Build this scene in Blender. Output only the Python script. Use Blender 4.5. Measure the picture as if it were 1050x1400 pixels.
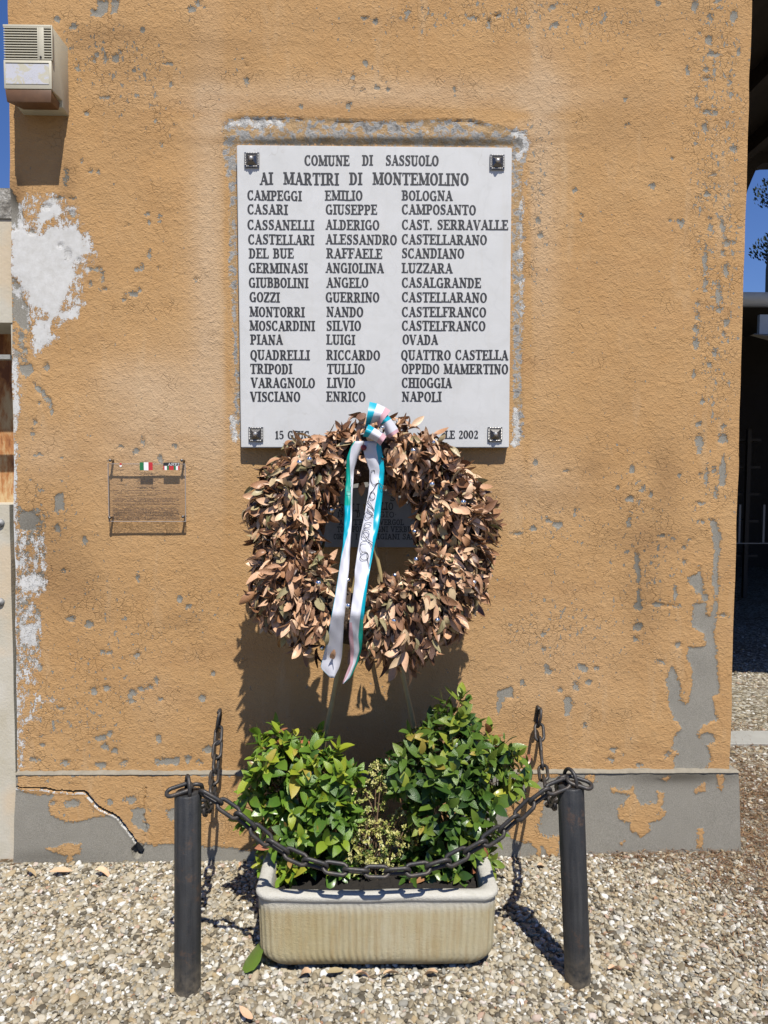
import bpy, bmesh, math, random
import numpy as np
from mathutils import Vector, Matrix, Euler
random.seed(7); rng = np.random.default_rng(7)
S = bpy.context.scene
for o in list(bpy.data.objects): bpy.data.objects.remove(o)
COL = S.collection

# ------------------------------------------------------------ camera
F = 970.0; CX, CY = 525.0, 700.0
CAM = Vector((0, -2.9, 1.6))
PITCH, YAW, ROLL = math.radians(3.0), math.radians(0.9), math.radians(0.2)
fwd = Vector((math.sin(YAW)*math.cos(PITCH), math.cos(YAW)*math.cos(PITCH), -math.sin(PITCH)))
right0 = Vector((math.cos(YAW), -math.sin(YAW), 0)); up0 = right0.cross(fwd)
right = right0*math.cos(ROLL) + up0*math.sin(ROLL); up = right.cross(fwd)
cam = bpy.data.objects.new('camera', bpy.data.cameras.new('camera')); COL.objects.link(cam)
cam.matrix_world = Matrix(((right.x, up.x, -fwd.x, CAM.x), (right.y, up.y, -fwd.y, CAM.y), (right.z, up.z, -fwd.z, CAM.z), (0, 0, 0, 1)))
cam.data.sensor_fit = 'VERTICAL'; cam.data.sensor_height = 36; cam.data.lens = 36*F/1400
cam.data.clip_end = 500; cam.data.clip_start = .05
S.camera = cam

# ------------------------------------------------------------ sky, sun, exposure
SUNDIR = Vector((-.15, .56, -1)).normalized()          # travel direction of the light
elev = math.asin(-SUNDIR.z); az = math.atan2(-SUNDIR.x, -SUNDIR.y)
w = bpy.data.worlds.new('World'); S.world = w; w.use_nodes = True
nt = w.node_tree; bg = nt.nodes['Background']; sky = nt.nodes.new('ShaderNodeTexSky')
sky.sky_type = 'NISHITA'; sky.sun_disc = False; sky.sun_elevation = elev; sky.sun_rotation = az
sky.air_density = 1.25; sky.dust_density = .1; sky.ozone_density = 3.0; sky.altitude = 0
hs = nt.nodes.new('ShaderNodeHueSaturation'); hs.inputs['Saturation'].default_value = 1.12; vm = nt.nodes.new('ShaderNodeVectorMath'); vm.operation = 'MULTIPLY'; vm.inputs[1].default_value = (.88, 1.0, 1.48); nt.links.new(sky.outputs[0], hs.inputs['Color']); nt.links.new(hs.outputs[0], vm.inputs[0]); nt.links.new(vm.outputs[0], bg.inputs[0]); bg.inputs[1].default_value = .052
sun = bpy.data.objects.new('sun', bpy.data.lights.new('sun', 'SUN')); COL.objects.link(sun)
sun.data.energy = 5.0; sun.data.angle = math.radians(.5); sun.data.color = (1, .955, .88)
sun.rotation_euler = SUNDIR.to_track_quat('-Z', 'Y').to_euler(); sun.location = (1, -4, 6)
S.view_settings.view_transform = 'Standard'; S.view_settings.look = 'None'
S.view_settings.exposure = .46; S.view_settings.gamma = 1
S.cycles.max_bounces = 6; S.cycles.diffuse_bounces = 1; S.cycles.transparent_max_bounces = 12

# ------------------------------------------------------------ helpers
def ray(px, py):
    return (fwd + right*((px-CX)/F) + up*((CY-py)/F))
def W(px, py, Y=0.0):                       # point on the vertical plane y = Y seen at a photo pixel
    d = ray(px, py); t = (Y-CAM.y)/d.y; return CAM + d*t
def G(px, py, z=0.0):                       # point on the level z
    d = ray(px, py); t = (z-CAM.z)/d.z; return CAM + d*t
def toPix(P):
    P = np.asarray(P, float) - np.array(CAM)
    a = P @ np.array(right); b = P @ np.array(up); c = P @ np.array(fwd)
    return CX + F*a/c, CY - F*b/c

class N:                                    # tiny node-graph helper
    def __init__(s, name):
        s.m = bpy.data.materials.new(name); s.m.use_nodes = True; s.t = s.m.node_tree
        s.b = s.t.nodes['Principled BSDF']; s.out = s.t.nodes['Material Output']
    def n(s, typ, ins=None, **kw):
        x = s.t.nodes.new(typ)
        for k, v in kw.items(): setattr(x, k, v)
        for k, v in (ins or {}).items(): s.set(x.inputs[k], v)
        return x
    def set(s, sock, v):
        if isinstance(v, bpy.types.NodeSocket): s.t.links.new(v, sock)
        elif hasattr(v, 'outputs'): s.t.links.new(v.outputs[0], sock)
        else: sock.default_value = v
    def obj(s): return s.n('ShaderNodeTexCoord').outputs['Object']
    def noise(s, scale, detail=2, rough=.5, vec=None, dist=0.0):
        return s.n('ShaderNodeTexNoise', {'Vector': vec if vec is not None else s.obj(), 'Scale': scale, 'Detail': detail, 'Roughness': rough, 'Distortion': dist}).outputs[0]
    def vor(s, scale, vec=None, feature='F1', out=0):
        return s.n('ShaderNodeTexVoronoi', {'Vector': vec if vec is not None else s.obj(), 'Scale': scale}, feature=feature).outputs[out]
    def math(s, op, a, b=0.0, c=0.0, clamp=False):
        x = s.n('ShaderNodeMath', {0: a, 1: b, 2: c}, operation=op); x.use_clamp = clamp; return x.outputs[0]
    def ramp(s, v, a, b, c=0.0, d=1.0):
        return s.n('ShaderNodeMapRange', {'Value': v, 'From Min': a, 'From Max': b, 'To Min': c, 'To Max': d}).outputs[0]
    def mix(s, f, a, b, mode='MIX'):
        x = s.n('ShaderNodeMix', data_type='RGBA', blend_type=mode)
        s.set(x.inputs[0], f); s.set(x.inputs[6], a if not isinstance(a, tuple) else (*a, 1)); s.set(x.inputs[7], b if not isinstance(b, tuple) else (*b, 1))
        return x.outputs[2]
    def attr(s, name, typ='GEOMETRY'): return s.n('ShaderNodeAttribute', attribute_name=name, attribute_type=typ)
    def sep(s, c): return s.n('ShaderNodeSeparateColor', {0: c}).outputs
    def map(s, scale=(1, 1, 1), loc=(0, 0, 0)):
        return s.n('ShaderNodeMapping', {'Vector': s.obj(), 'Scale': scale, 'Location': loc}).outputs[0]
    def cramp(s, f, stops, interp='LINEAR'):
        x = s.n('ShaderNodeValToRGB', {0: f}); r = x.color_ramp; r.interpolation = interp
        while len(r.elements) < len(stops): r.elements.new(.5)
        for e, (p, c) in zip(r.elements, stops): e.position = p; e.color = (*c, 1)
        return x.outputs[0]
    def bump(s, h, dist=1.0, strength=1.0, normal=None):
        i = {'Height': h, 'Distance': dist, 'Strength': strength}
        if normal is not None: i['Normal'] = normal
        x = s.n('ShaderNodeBump', i); return x.outputs[0]
    def fin(s, color=None, rough=.8, normal=None, metal=0.0, spec=None):
        if color is not None: s.set(s.b.inputs['Base Color'], color if not isinstance(color, tuple) else (*color, 1))
        s.set(s.b.inputs['Roughness'], rough); s.set(s.b.inputs['Metallic'], metal)
        if spec is not None: s.b.inputs['Specular IOR Level'].default_value = spec
        if normal is not None: s.set(s.b.inputs['Normal'], normal)
        return s.m

def tag(o, label=None, cat=None, group=None, kind=None):
    if label: o['label'] = label
    if cat: o['category'] = cat
    if group: o['group'] = group
    if kind: o['kind'] = kind
    return o
def empty(name, loc, label, cat, group=None):
    o = bpy.data.objects.new(name, None); COL.objects.link(o); o.location = loc; o.empty_display_size = .05
    return tag(o, label, cat, group)
def mesh(name, V, Fc, mats=(), smooth=False, fm=None):
    me = bpy.data.meshes.new(name); me.from_pydata([tuple(v) for v in V], [], [tuple(f) for f in Fc])
    for m in (mats if isinstance(mats, (list, tuple)) else [mats]): me.materials.append(m)
    if smooth: me.shade_smooth()
    if fm is not None: me.polygons.foreach_set('material_index', np.asarray(fm, 'i'))
    me.update(); return me
def npmesh(name, V, Q, mats=(), smooth=False):          # numpy quads/tris, fast
    V = np.asarray(V, np.float32); Q = np.asarray(Q, np.int32); k = Q.shape[1]
    me = bpy.data.meshes.new(name); me.vertices.add(len(V)); me.vertices.foreach_set('co', V.ravel())
    me.loops.add(Q.size); me.loops.foreach_set('vertex_index', Q.ravel())
    me.polygons.add(len(Q)); me.polygons.foreach_set('loop_start', np.arange(0, Q.size, k, dtype=np.int32))
    for m in (mats if isinstance(mats, (list, tuple)) else [mats]): me.materials.append(m)
    me.update(calc_edges=True)
    if smooth: me.shade_smooth()
    return me
def link(name, me, parent=None, M=None, label=None, cat=None, group=None, kind=None):
    """M is in world space; children get it relative to the parent's base"""
    o = bpy.data.objects.new(name, me); COL.objects.link(o)
    M = Matrix.Identity(4) if M is None else M
    if parent is not None:
        o.parent = parent
        off = Vector((0, 0, 0)); p = parent
        while p is not None: off += p.location; p = p.parent
        M = Matrix.Translation(-off) @ M
    o.matrix_basis = M
    return tag(o, label, cat, group, kind)
class MB:
    def __init__(s): s.V = []; s.F = []; s.M = []
    def add(s, V, Fc, m=0):
        n = len(s.V); s.V += [tuple(v) for v in V]; s.F += [tuple(i+n for i in f) for f in Fc]; s.M += [m]*len(Fc); return s
    def box(s, lo, hi, m=0):
        (x0, y0, z0), (x1, y1, z1) = lo, hi
        V = [(x0,y0,z0),(x1,y0,z0),(x1,y1,z0),(x0,y1,z0),(x0,y0,z1),(x1,y0,z1),(x1,y1,z1),(x0,y1,z1)]
        return s.add(V, [(0,3,2,1),(4,5,6,7),(0,1,5,4),(1,2,6,5),(2,3,7,6),(3,0,4,7)], m)
    def tube(s, pts, r, n=8, m=0, closed=False, cap=True):
        pts = [Vector(p) for p in pts]; k = len(pts); rs = r if isinstance(r, (list, tuple)) else [r]*k
        V = []; ref = Vector((0, 0, 1)); prev = None
        for i, p in enumerate(pts):
            a = pts[(i-1) % k] if (closed or i > 0) else p; b = pts[(i+1) % k] if (closed or i < k-1) else p
            t = (b-a).normalized()
            if prev is None:
                prev = t.cross(ref if abs(t.z) < .9 else Vector((1, 0, 0))).normalized()
            u = (prev - t*prev.dot(t)).normalized(); prev = u; v = t.cross(u)
            for j in range(n):
                an = 2*math.pi*j/n; V.append(p + (u*math.cos(an)+v*math.sin(an))*rs[i])
        Fc = []
        for i in range(k if closed else k-1):
            for j in range(n):
                Fc.append((i*n+j, i*n+(j+1) % n, ((i+1) % k)*n+(j+1) % n, ((i+1) % k)*n+j))
        if cap and not closed: Fc += [tuple(range(n-1, -1, -1)), tuple(range((k-1)*n, k*n))]
        return s.add(V, Fc, m)
    def lathe(s, prof, c=(0, 0, 0), n=24, m=0, axis='z'):
        V = []
        for r, h in prof:
            for j in range(n):
                a = 2*math.pi*j/n; x, y, z = r*math.cos(a), r*math.sin(a), h
                if axis == 'y': x, y, z = x, h, y
                V.append((c[0]+x, c[1]+y, c[2]+z))
        Fc = []
        for i in range(len(prof)-1):
            for j in range(n):
                q = (i*n+j, i*n+(j+1) % n, (i+1)*n+(j+1) % n, (i+1)*n+j)
                Fc.append(q if axis == 'z' else q[::-1])
        return s.add(V, Fc, m)
    def me(s, name, mats, smooth=False, bevel=0):
        me = mesh(name, s.V, s.F, mats, False, s.M)
        if bevel:
            bm = bmesh.new(); bm.from_mesh(me); bmesh.ops.bevel(bm, geom=bm.edges[:], offset=bevel, segments=2, affect='EDGES', profile=.5); bm.to_mesh(me); bm.free()
        if smooth: me.shade_smooth()
        return me

def smoothangle(me, deg=40):
    me.shade_smooth()
    try: me.set_sharp_from_angle(angle=math.radians(deg))
    except Exception: pass
    return me

# ------------------------------------------------------------ materials
def m_plain(name, col, rough=.6, metal=0.0, nz=0.0, nscale=30, bump=0.0, bscale=200, spec=None):
    n = N(name); c = col
    if nz:
        c = n.mix(n.noise(nscale, 4, .6), tuple(x*(1-nz) for x in col), tuple(min(1, x*(1+nz)) for x in col))
    return n.fin(c, rough, n.bump(n.noise(bscale, 3), bump) if bump else None, metal, spec)

def m_wall():
    n = N('painted_stucco'); A = n.sep(n.attr('pA').outputs[0]); B = n.sep(n.attr('pB').outputs[0])
    n1 = n.noise(45, 3, .6); n2 = n.noise(170, 2, .6); wob = n.math('ADD', n.math('ADD', n.math('MULTIPLY', n.math('SUBTRACT', n1, .5), .85), n.math('MULTIPLY', n.math('SUBTRACT', n.noise(20, 3, .6), .5), .45)), n.math('MULTIPLY', n.math('SUBTRACT', n2, .5), .45))
    gray = n.ramp(n.math('ADD', A[0], wob), .485, .515)
    # small flakes: thresholded noise whose density is a wear map
    fl1 = n.noise(58, 3, .62, n.map((1.25, 1, .85)), .35); fl2 = n.noise(27, 2, .5, n.map((1, 1, 1), (3, 1, 7)))
    fv = n.math('ADD', fl1, n.math('MULTIPLY', n.math('SUBTRACT', fl2, .5), .35))
    thr = n.math('SUBTRACT', .745, n.math('MULTIPLY', B[0], .148))
    fleck = n.ramp(n.math('SUBTRACT', fv, thr), 0, .012)
    fleck = n.math('MULTIPLY', fleck, n.ramp(B[0], .02, .06))
    gray = n.math('MAXIMUM', gray, fleck)
    w1 = n.noise(34, 6, .78, n.map((1, 1, .7))); w2 = n.noise(260, 3, .6)
    white = n.ramp(n.math('ADD', A[1], n.math('ADD', n.math('MULTIPLY', n.math('SUBTRACT', w1, .5), 1.9), n.math('MULTIPLY', n.math('SUBTRACT', w2, .5), .7))), .47, .53)
    # colours
    big = n.noise(1.9, 5, .62); mid = n.noise(14, 3, .6)
    org = n.mix(n.ramp(big, .3, .7), (.375, .208, .082), (.445, .268, .118))
    org = n.mix(n.math('MULTIPLY', n.ramp(mid, .35, .75), .35), org, (.43, .28, .14))
    org = n.mix(n.math('MULTIPLY', A[2], .85), org, n.mix(n.noise(20, 3), (.45, .315, .19), (.50, .375, .25)))
    org = n.mix(n.math('MULTIPLY', B[1], .95), org, (.22, .125, .055))
    dg = n.noise(1.3, 5, .68, n.n('ShaderNodeMapping', {'Vector': n.obj(), 'Rotation': (0, math.radians(35), 0), 'Scale': (.7, 1, 2.6)}).outputs[0], .4)
    org = n.mix(n.ramp(dg, .54, .68, 0, .42), org, (.30, .165, .075))
    org = n.mix(n.ramp(n.noise(3.2, 6, .7, n.map((2.2, 1, .45), (9, 0, 3))), .56, .70, 0, .40), org, (.50, .37, .23))
    grain = n.noise(420, 2, .6)
    org = n.mix(.22, org, n.mix(grain, (.26, .145, .055), (.55, .37, .20)))
    gry = n.mix(n.noise(22, 5, .65), (.185, .168, .130), (.31, .288, .235))
    gry = n.mix(.55, gry, n.mix(n.ramp(n.noise(330, 3, .8), .3, .7), (.09, .085, .072), (.40, .38, .335)))
    rg = n.cramp(n.noise(30, 5, .68, None, .6), [(0, (.10, .09, .08)), (.34, (.18, .17, .155)), (.42, (.29, .285, .27)), (.48, (.35, .34, .32)), (.52, (.38, .255, .135)), (.64, (.40, .27, .14)), (.70, (.50, .49, .46)), (1, (.58, .57, .54))])
    gry = n.mix(n.ramp(B[2], .35, 1), gry, rg)
    gry = n.mix(n.math('MULTIPLY', B[1], .85), gry, (.05, .042, .03))
    wht = n.mix(n.ramp(n.noise(30, 5, .7), .34, .66), (.47, .46, .43), (.57, .565, .545))
    col = n.mix(gray, org, gry); col = n.mix(white, col, wht)
    # dirt line where the paint has lifted
    # relief
    warp = n.n('ShaderNodeVectorMath', {0: n.obj(), 1: n.n('ShaderNodeVectorMath', {0: n.n('ShaderNodeTexNoise', {'Vector': n.obj(), 'Scale': 22.0}).outputs[1], 3: .045}, operation='SCALE').outputs[0]}, operation='ADD').outputs[0]
    ck = n.vor(34, warp, 'DISTANCE_TO_EDGE'); line = n.ramp(ck, 0, .045, 1, 0)
    where = n.ramp(n.math('ADD', n.noise(9, 2), n.math('MULTIPLY', B[0], .20)), .60, .74)
    crack = n.math('MULTIPLY', n.math('MULTIPLY', line, where), n.math('SUBTRACT', 1, n.math('MAXIMUM', gray, white)), clamp=True)
    pit = n.math('MULTIPLY', n.ramp(n.noise(85, 2, .5, n.map((.8, 1, 1.35), (5, 5, 5))), .735, .76), n.math('SUBTRACT', 1, n.math('MAXIMUM', gray, white)))
    pit = n.math('MULTIPLY', pit, n.ramp(n.math('ADD', n.noise(6, 3), n.math('MULTIPLY', B[0], .3)), .48, .72))
    col = n.mix(n.math('MULTIPLY', pit, .8), col, (.11, .07, .035))
    col = n.mix(n.math('MULTIPLY', crack, .22), col, (.16, .085, .035))
    st = n.noise(125, 1.5, .5, n.map((.9, 1, 1.3)), .3); st2 = n.noise(270, 2, .5)
    stucco = n.math('ADD', n.math('MULTIPLY', st, n.ramp(n.noise(4, 3), .3, .7, .0017, .0032)), n.math('MULTIPLY', st2, .0016))
    stucco = n.math('MULTIPLY', stucco, n.math('SUBTRACT', 1, n.math('MULTIPLY', n.math('MAXIMUM', gray, white), .80)))
    curl = n.math('MULTIPLY', n.ramp(n.noise(40, 2, .5, None, .6), .45, .75), .0018)
    h = n.math('ADD', stucco, n.math('MULTIPLY', n.math('SUBTRACT', 1, gray), n.math('ADD', .0048, n.math('MULTIPLY', curl, n.math('SUBTRACT', 1, white)))))
    h = n.math('ADD', h, n.math('MULTIPLY', gray, n.math('MULTIPLY', n.noise(260, 3, .8), .0016)))
    h = n.math('SUBTRACT', h, n.math('ADD', n.math('MULTIPLY', crack, .0022), n.math('MULTIPLY', pit, .003)))
    h = n.math('ADD', h, n.math('MULTIPLY', n.math('MULTIPLY', n.ramp(B[2], .35, 1), gray), n.math('MULTIPLY', n.noise(45, 5, .7), .012)))
    h = n.math('ADD', h, n.math('MULTIPLY', n.noise(520, 2, .7), .0009))
    return n.fin(col, .93, n.bump(h, 1.0, .85), spec=.12)

def m_marble(name, c0, c1):
    n = N(name); a = n.noise(6, 6, .65, None, 1.5); c = n.mix(n.ramp(a, .35, .65), c0, c1)
    v = n.n('ShaderNodeTexWave', {'Vector': n.obj(), 'Scale': 3.0, 'Distortion': 14.0, 'Detail': 5.0, 'Detail Scale': 2.0}).outputs[1]
    c = n.mix(n.math('MULTIPLY', n.ramp(v, .0, .06, 1, 0), .10), c, tuple(x*.72 for x in c0))
    streak = n.noise(1.0, 4, .6, n.map((26, 26, 2.2)))
    c = n.mix(n.math('MULTIPLY', n.ramp(streak, .55, .75), .25), c, (.46, .43, .37))
    vc = n.vor(3.2, n.n('ShaderNodeVectorMath', {0: n.obj(), 1: n.n('ShaderNodeVectorMath', {0: n.n('ShaderNodeTexNoise', {'Vector': n.obj(), 'Scale': 9.0, 'Detail': 4.0}).outputs[1], 3: .22}, operation='SCALE').outputs[0]}, operation='ADD').outputs[0], 'DISTANCE_TO_EDGE')
    c = n.mix(n.math('MULTIPLY', n.ramp(vc, 0, .008, 1, 0), n.math('MULTIPLY', n.ramp(n.noise(5, 2), .55, .65), .35)), c, (.33, .30, .25))
    return n.fin(c, .42, n.bump(n.noise(240, 3), .00015), spec=.35)

def m_leaf(name, stops, rough=.45, trans=.25, bumpd=.0006, mottled=None, spec=.5):
    n = N(name); t = n.attr('tint').outputs['Fac']
    c = n.cramp(t, stops)
    c = n.mix(n.ramp(n.noise(70, 3), .3, .7, 0, .4), c, n.mix(.45, c, (.02, .015, .008), 'MIX'))
    if mottled: c = n.mix(n.math('MULTIPLY', n.ramp(n.noise(38, 3), .62, .72), .85), c, mottled)
    n.fin(c, rough, n.bump(n.noise(160, 2), bumpd), spec=spec)
    tr = n.n('ShaderNodeBsdfTranslucent', {0: c}); mx = n.n('ShaderNodeMixShader', {0: trans})
    n.t.links.new(n.b.outputs[0], mx.inputs[1]); n.t.links.new(tr.outputs[0], mx.inputs[2]); n.t.links.new(mx.outputs[0], n.out.inputs[0])
    return n.m

def m_pebble():
    n = N('river_pebbles'); t = n.attr('tint', 'INSTANCER').outputs['Fac']
    c = n.cramp(t, [(0, (.05, .045, .035)), (.12, (.14, .12, .085)), (.24, (.30, .25, .165)), (.40, (.38, .335, .24)), (.54, (.22, .215, .19)), (.66, (.44, .40, .315)), (.76, (.33, .25, .14)), (.86, (.50, .485, .42)), (.965, (.64, .635, .60)), (1, (.30, .16, .085))])
    c = n.mix(n.ramp(n.noise(90, 4, .6), .3, .7, 0, .55), c, n.mix(.5, c, (.15, .11, .06)))
    return n.fin(c, .62, n.bump(n.noise(260, 3), .0006), spec=.3)

def m_gravelground():
    n = N('gravel_ground'); P = n.obj()
    v = n.n('ShaderNodeTexVoronoi', {'Vector': P, 'Scale': 55.0}); v2 = n.n('ShaderNodeTexVoronoi', {'Vector': P, 'Scale': 130.0})
    t = n.sep(v.outputs[1])[0]
    c = n.cramp(t, [(0, (.07, .055, .035)), (.3, (.15, .125, .085)), (.6, (.22, .20, .15)), (.85, (.32, .30, .25)), (1, (.38, .36, .31))])
    br = n.ramp(n.noise(1.6, 5, .7), .45, .62); fine = n.ramp(n.noise(40, 3, .7), .45, .55)
    c = n.mix(n.math('MULTIPLY', br, n.math('MULTIPLY', fine, .75)), c, (.13, .075, .04))
    h = n.math('ADD', n.math('MULTIPLY', v.outputs[0], -.35), n.math('MULTIPLY', v2.outputs[0], -.12))
    return n.fin(c, .9, n.bump(h, .02), spec=.1)

def m_darkmetal():
    n = N('weathered_dark_steel'); zz = n.sep(n.obj())[2]
    s = n.noise(1, 4, .6, n.map((60, 60, 3))); c = n.mix(n.ramp(s, .4, .65), (.016, .017, .019), (.036, .036, .036))
    c = n.mix(n.math('MULTIPLY', n.ramp(n.noise(16, 6, .75), .56, .66), .7), c, (.085, .05, .03))
    c = n.mix(n.ramp(n.noise(400, 2), .5, .8, 0, .4), c, (.07, .07, .07))
    c = n.mix(n.math('MULTIPLY', n.ramp(zz, .12, .0), n.ramp(n.noise(30, 5, .7), .35, .65)), c, (.15, .125, .09))
    return n.fin(c, n.ramp(n.noise(25, 4), .3, .7, .42, .7), n.bump(n.math('ADD', n.noise(300, 3), n.math('MULTIPLY', n.noise(18, 4), 3)), .0008), .2)
def m_chain():
    n = N('chain_iron'); c = n.mix(n.ramp(n.noise(35, 4, .7), .45, .7), (.036, .036, .037), (.075, .060, .048))
    return n.fin(c, .5, n.bump(n.noise(350, 2), .0005), .45)
def m_planter():
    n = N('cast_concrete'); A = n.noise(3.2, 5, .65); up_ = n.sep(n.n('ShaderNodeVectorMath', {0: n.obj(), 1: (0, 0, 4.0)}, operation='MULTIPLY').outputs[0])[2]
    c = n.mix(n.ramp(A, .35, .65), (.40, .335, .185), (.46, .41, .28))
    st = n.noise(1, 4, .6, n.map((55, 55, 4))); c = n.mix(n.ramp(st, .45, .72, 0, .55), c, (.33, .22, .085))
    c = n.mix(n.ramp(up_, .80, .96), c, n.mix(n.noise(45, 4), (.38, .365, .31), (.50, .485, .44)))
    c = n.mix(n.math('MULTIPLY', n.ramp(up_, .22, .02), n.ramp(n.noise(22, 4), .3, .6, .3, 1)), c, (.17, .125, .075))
    c = n.mix(n.ramp(n.noise(420, 2), .55, .8, 0, .5), c, (.22, .19, .13))
    return n.fin(c, .9, n.bump(n.math('ADD', n.noise(330, 2, .7), n.math('MULTIPLY', n.noise(120, 2), .6)), .0028), spec=.15)
def m_rust():
    n = N('rusty_sheet'); a = n.noise(9, 7, .72, n.map((1, 1, .35)), .2)
    c = n.cramp(a, [(0, (.05, .02, .012)), (.42, (.18, .06, .02)), (.5, (.38, .16, .05)), (.58, (.52, .36, .18)), (1, (.58, .48, .33))])
    return n.fin(c, .8, n.bump(a, .004))
def m_plaster():
    n = N('pale_plaster'); a = n.noise(5, 6, .65); c = n.mix(n.ramp(a, .35, .65), (.42, .38, .29), (.50, .47, .40))
    c = n.mix(n.ramp(n.noise(2.5, 4), .55, .62, 0, .5), c, (.52, .38, .22))
    return n.fin(c, .9, n.bump(n.noise(120, 4), .0012), spec=.1)
def m_rubble():
    n = N('rough_mortar'); a = n.noise(28, 6, .75); c = n.cramp(a, [(0, (.06, .055, .05)), (.42, (.18, .165, .14)), (.55, (.34, .32, .28)), (.7, (.5, .48, .44))])
    return n.fin(c, .95, n.bump(n.noise(60, 5, .7), .012), spec=.1)

M_WALL = m_wall(); M_PLASTER = m_plaster(); M_RUST = m_rust(); M_RUBBLE = m_rubble(); M_GG = m_gravelground(); M_PEB = m_pebble(); M_LEDGE = m_plain('old_cement', (.22, .195, .15), .95, 0, .35, 30, .003, 150)
M_MARBLE = m_marble('white_marble', (.50, .50, .485), (.54, .54, .53)); M_SLAB = m_marble('grey_marble', (.22, .22, .21), (.27, .265, .255))
M_INK = m_plain('black_letter_paint', (.022, .022, .024), .55); M_STEEL = m_darkmetal(); M_CHAIN = m_chain(); M_PLANTER = m_planter()
M_CHROME = m_plain('tarnished_chrome', (.16, .155, .15), .38, 1.0, .3, 200); M_BEAD = m_plain('bright_bead', (.45, .44, .42), .5, 1.0); M_SILVER = m_plain('silver_glass', (.82, .80, .76), .10, 1.0)
M_BEIGE = m_plain('aged_beige_plastic', (.47, .435, .33), .5, 0, .08, 20, .0002); M_BROWN = m_plain('brown_plastic', (.12, .058, .024), .55, 0, .35, 30)
M_DARK = m_plain('knob_and_gap_black', (.012, .012, .012), .8); M_SHADEWOOD = m_plain('shade_dark_timber', (.022, .017, .013), .75, 0, .3, 15)  # near-black stands for shade: vent and slot gaps, canopy and shed timber
M_GUTTER = m_plain('zinc_gutter', (.42, .45, .50), .4, .3, .15, 12); M_CONC = m_plain('pale_concrete', (.28, .275, .25), .9, 0, .2, 8, .002, 80)
M_SOIL = m_plain('potting_soil', (.012, .009, .006), .95, 0, .6, 60, .02, 60)
M_BAMBOO = m_plain('bamboo_cane', (.34, .26, .12), .5, 0, .3, 25); M_STEM = m_plain('woody_stem', (.12, .075, .04), .8, 0, .4, 40)
M_WHITESAT = m_plain('white_satin', (.48, .48, .52), .5, 0, .04, 15); M_TEAL = m_plain('teal_satin', (.0, .30, .40), .3, 0, .2, 6); M_TEALSHEEN = m_plain('teal_satin_green_sheen', (.0, .26, .20), .3); M_PINK = m_plain('pink_satin', (.50, .30, .33), .35, 0, .15, 20)  # the green is the teal stripe's angle sheen, fixed as a colour
M_DEADCORE = m_plain('straw_core', (.05, .032, .02), .95, 0, .5, 60, .01, 80)
M_DRY = m_leaf('dry_laurel_leaf', [(0, (.055, .024, .013)), (.18, (.15, .068, .036)), (.38, (.33, .165, .078)), (.50, (.56, .315, .175)), (.70, (.74, .485, .31)), (.90, (.38, .30, .16)), (1, (.16, .16, .065))], .45, .06, .001)
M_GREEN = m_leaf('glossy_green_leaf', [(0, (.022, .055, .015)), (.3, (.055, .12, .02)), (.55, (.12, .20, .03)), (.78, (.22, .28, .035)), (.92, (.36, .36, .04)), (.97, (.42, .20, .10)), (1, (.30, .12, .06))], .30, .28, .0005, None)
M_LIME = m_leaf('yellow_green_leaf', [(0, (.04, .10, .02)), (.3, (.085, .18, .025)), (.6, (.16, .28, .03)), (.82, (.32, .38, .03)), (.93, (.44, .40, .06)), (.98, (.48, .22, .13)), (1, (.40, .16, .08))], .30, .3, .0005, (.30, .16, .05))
M_YEL = m_leaf('variegated_tiny_leaf', [(0, (.07, .13, .03)), (.3, (.22, .27, .06)), (.6, (.50, .48, .13)), (1, (.66, .62, .28))], .45, .3)
# ============================================================ THE PAINTED BUILDING
# wear maps, traced once from the photo and stored on the wall's own surface
def T(ox, oy, s, pts): return [(ox+x/s, oy+y/s) for x, y in pts]
def sdf_poly(PX, PY, poly):
    P = np.array(poly); x0, y0 = P.min(0)-14; x1, y1 = P.max(0)+14
    out = np.full(PX.shape, -99.0); m = (PX > x0) & (PX < x1) & (PY > y0) & (PY < y1)
    if not m.any(): return out
    x, y = PX[m], PY[m]; d = np.full(x.shape, 1e9); ins = np.zeros(x.shape, bool)
    for i in range(len(P)):
        ax, ay = P[i]; bx, by = P[(i+1) % len(P)]
        ex, ey = bx-ax, by-ay; L = ex*ex+ey*ey+1e-9
        t = np.clip(((x-ax)*ex+(y-ay)*ey)/L, 0, 1); d = np.minimum(d, np.hypot(x-ax-t*ex, y-ay-t*ey))
        c = ((ay > y) != (by > y)) & (x < (bx-ax)*(y-ay)/((by-ay)+1e-12)+ax); ins ^= c
    out[m] = np.where(ins, d, -d); return out
def sdf_line(PX, PY, pts, wd):
    P = np.array(pts, float); d = np.full(PX.shape, 1e9)
    m = (PX > P[:, 0].min()-16) & (PX < P[:, 0].max()+16) & (PY > P[:, 1].min()-16) & (PY < P[:, 1].max()+16)
    x, y = PX[m], PY[m]; dm = np.full(x.shape, 1e9)
    for i in range(len(P)-1):
        ax, ay = P[i]; ex, ey = P[i+1]-P[i]; L = ex*ex+ey*ey+1e-9
        t = np.clip(((x-ax)*ex+(y-ay)*ey)/L, 0, 1); dm = np.minimum(dm, np.hypot(x-ax-t*ex, y-ay-t*ey))
    d[m] = dm; return wd-d
def sdf_blob(PX, PY, b):
    x, y, rx, ry = b if len(b) == 4 else (b[0], b[1], b[2], b[2])
    k = np.hypot((PX-x)/rx, (PY-y)/ry); return np.clip((1-k)*min(rx, ry), -99, 99)
def soft(PX, PY, b):                       # gaussian area, amp
    x, y, rx, ry, a = b; return a*np.exp(-((PX-x)/rx)**2-((PY-y)/ry)**2)

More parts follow.
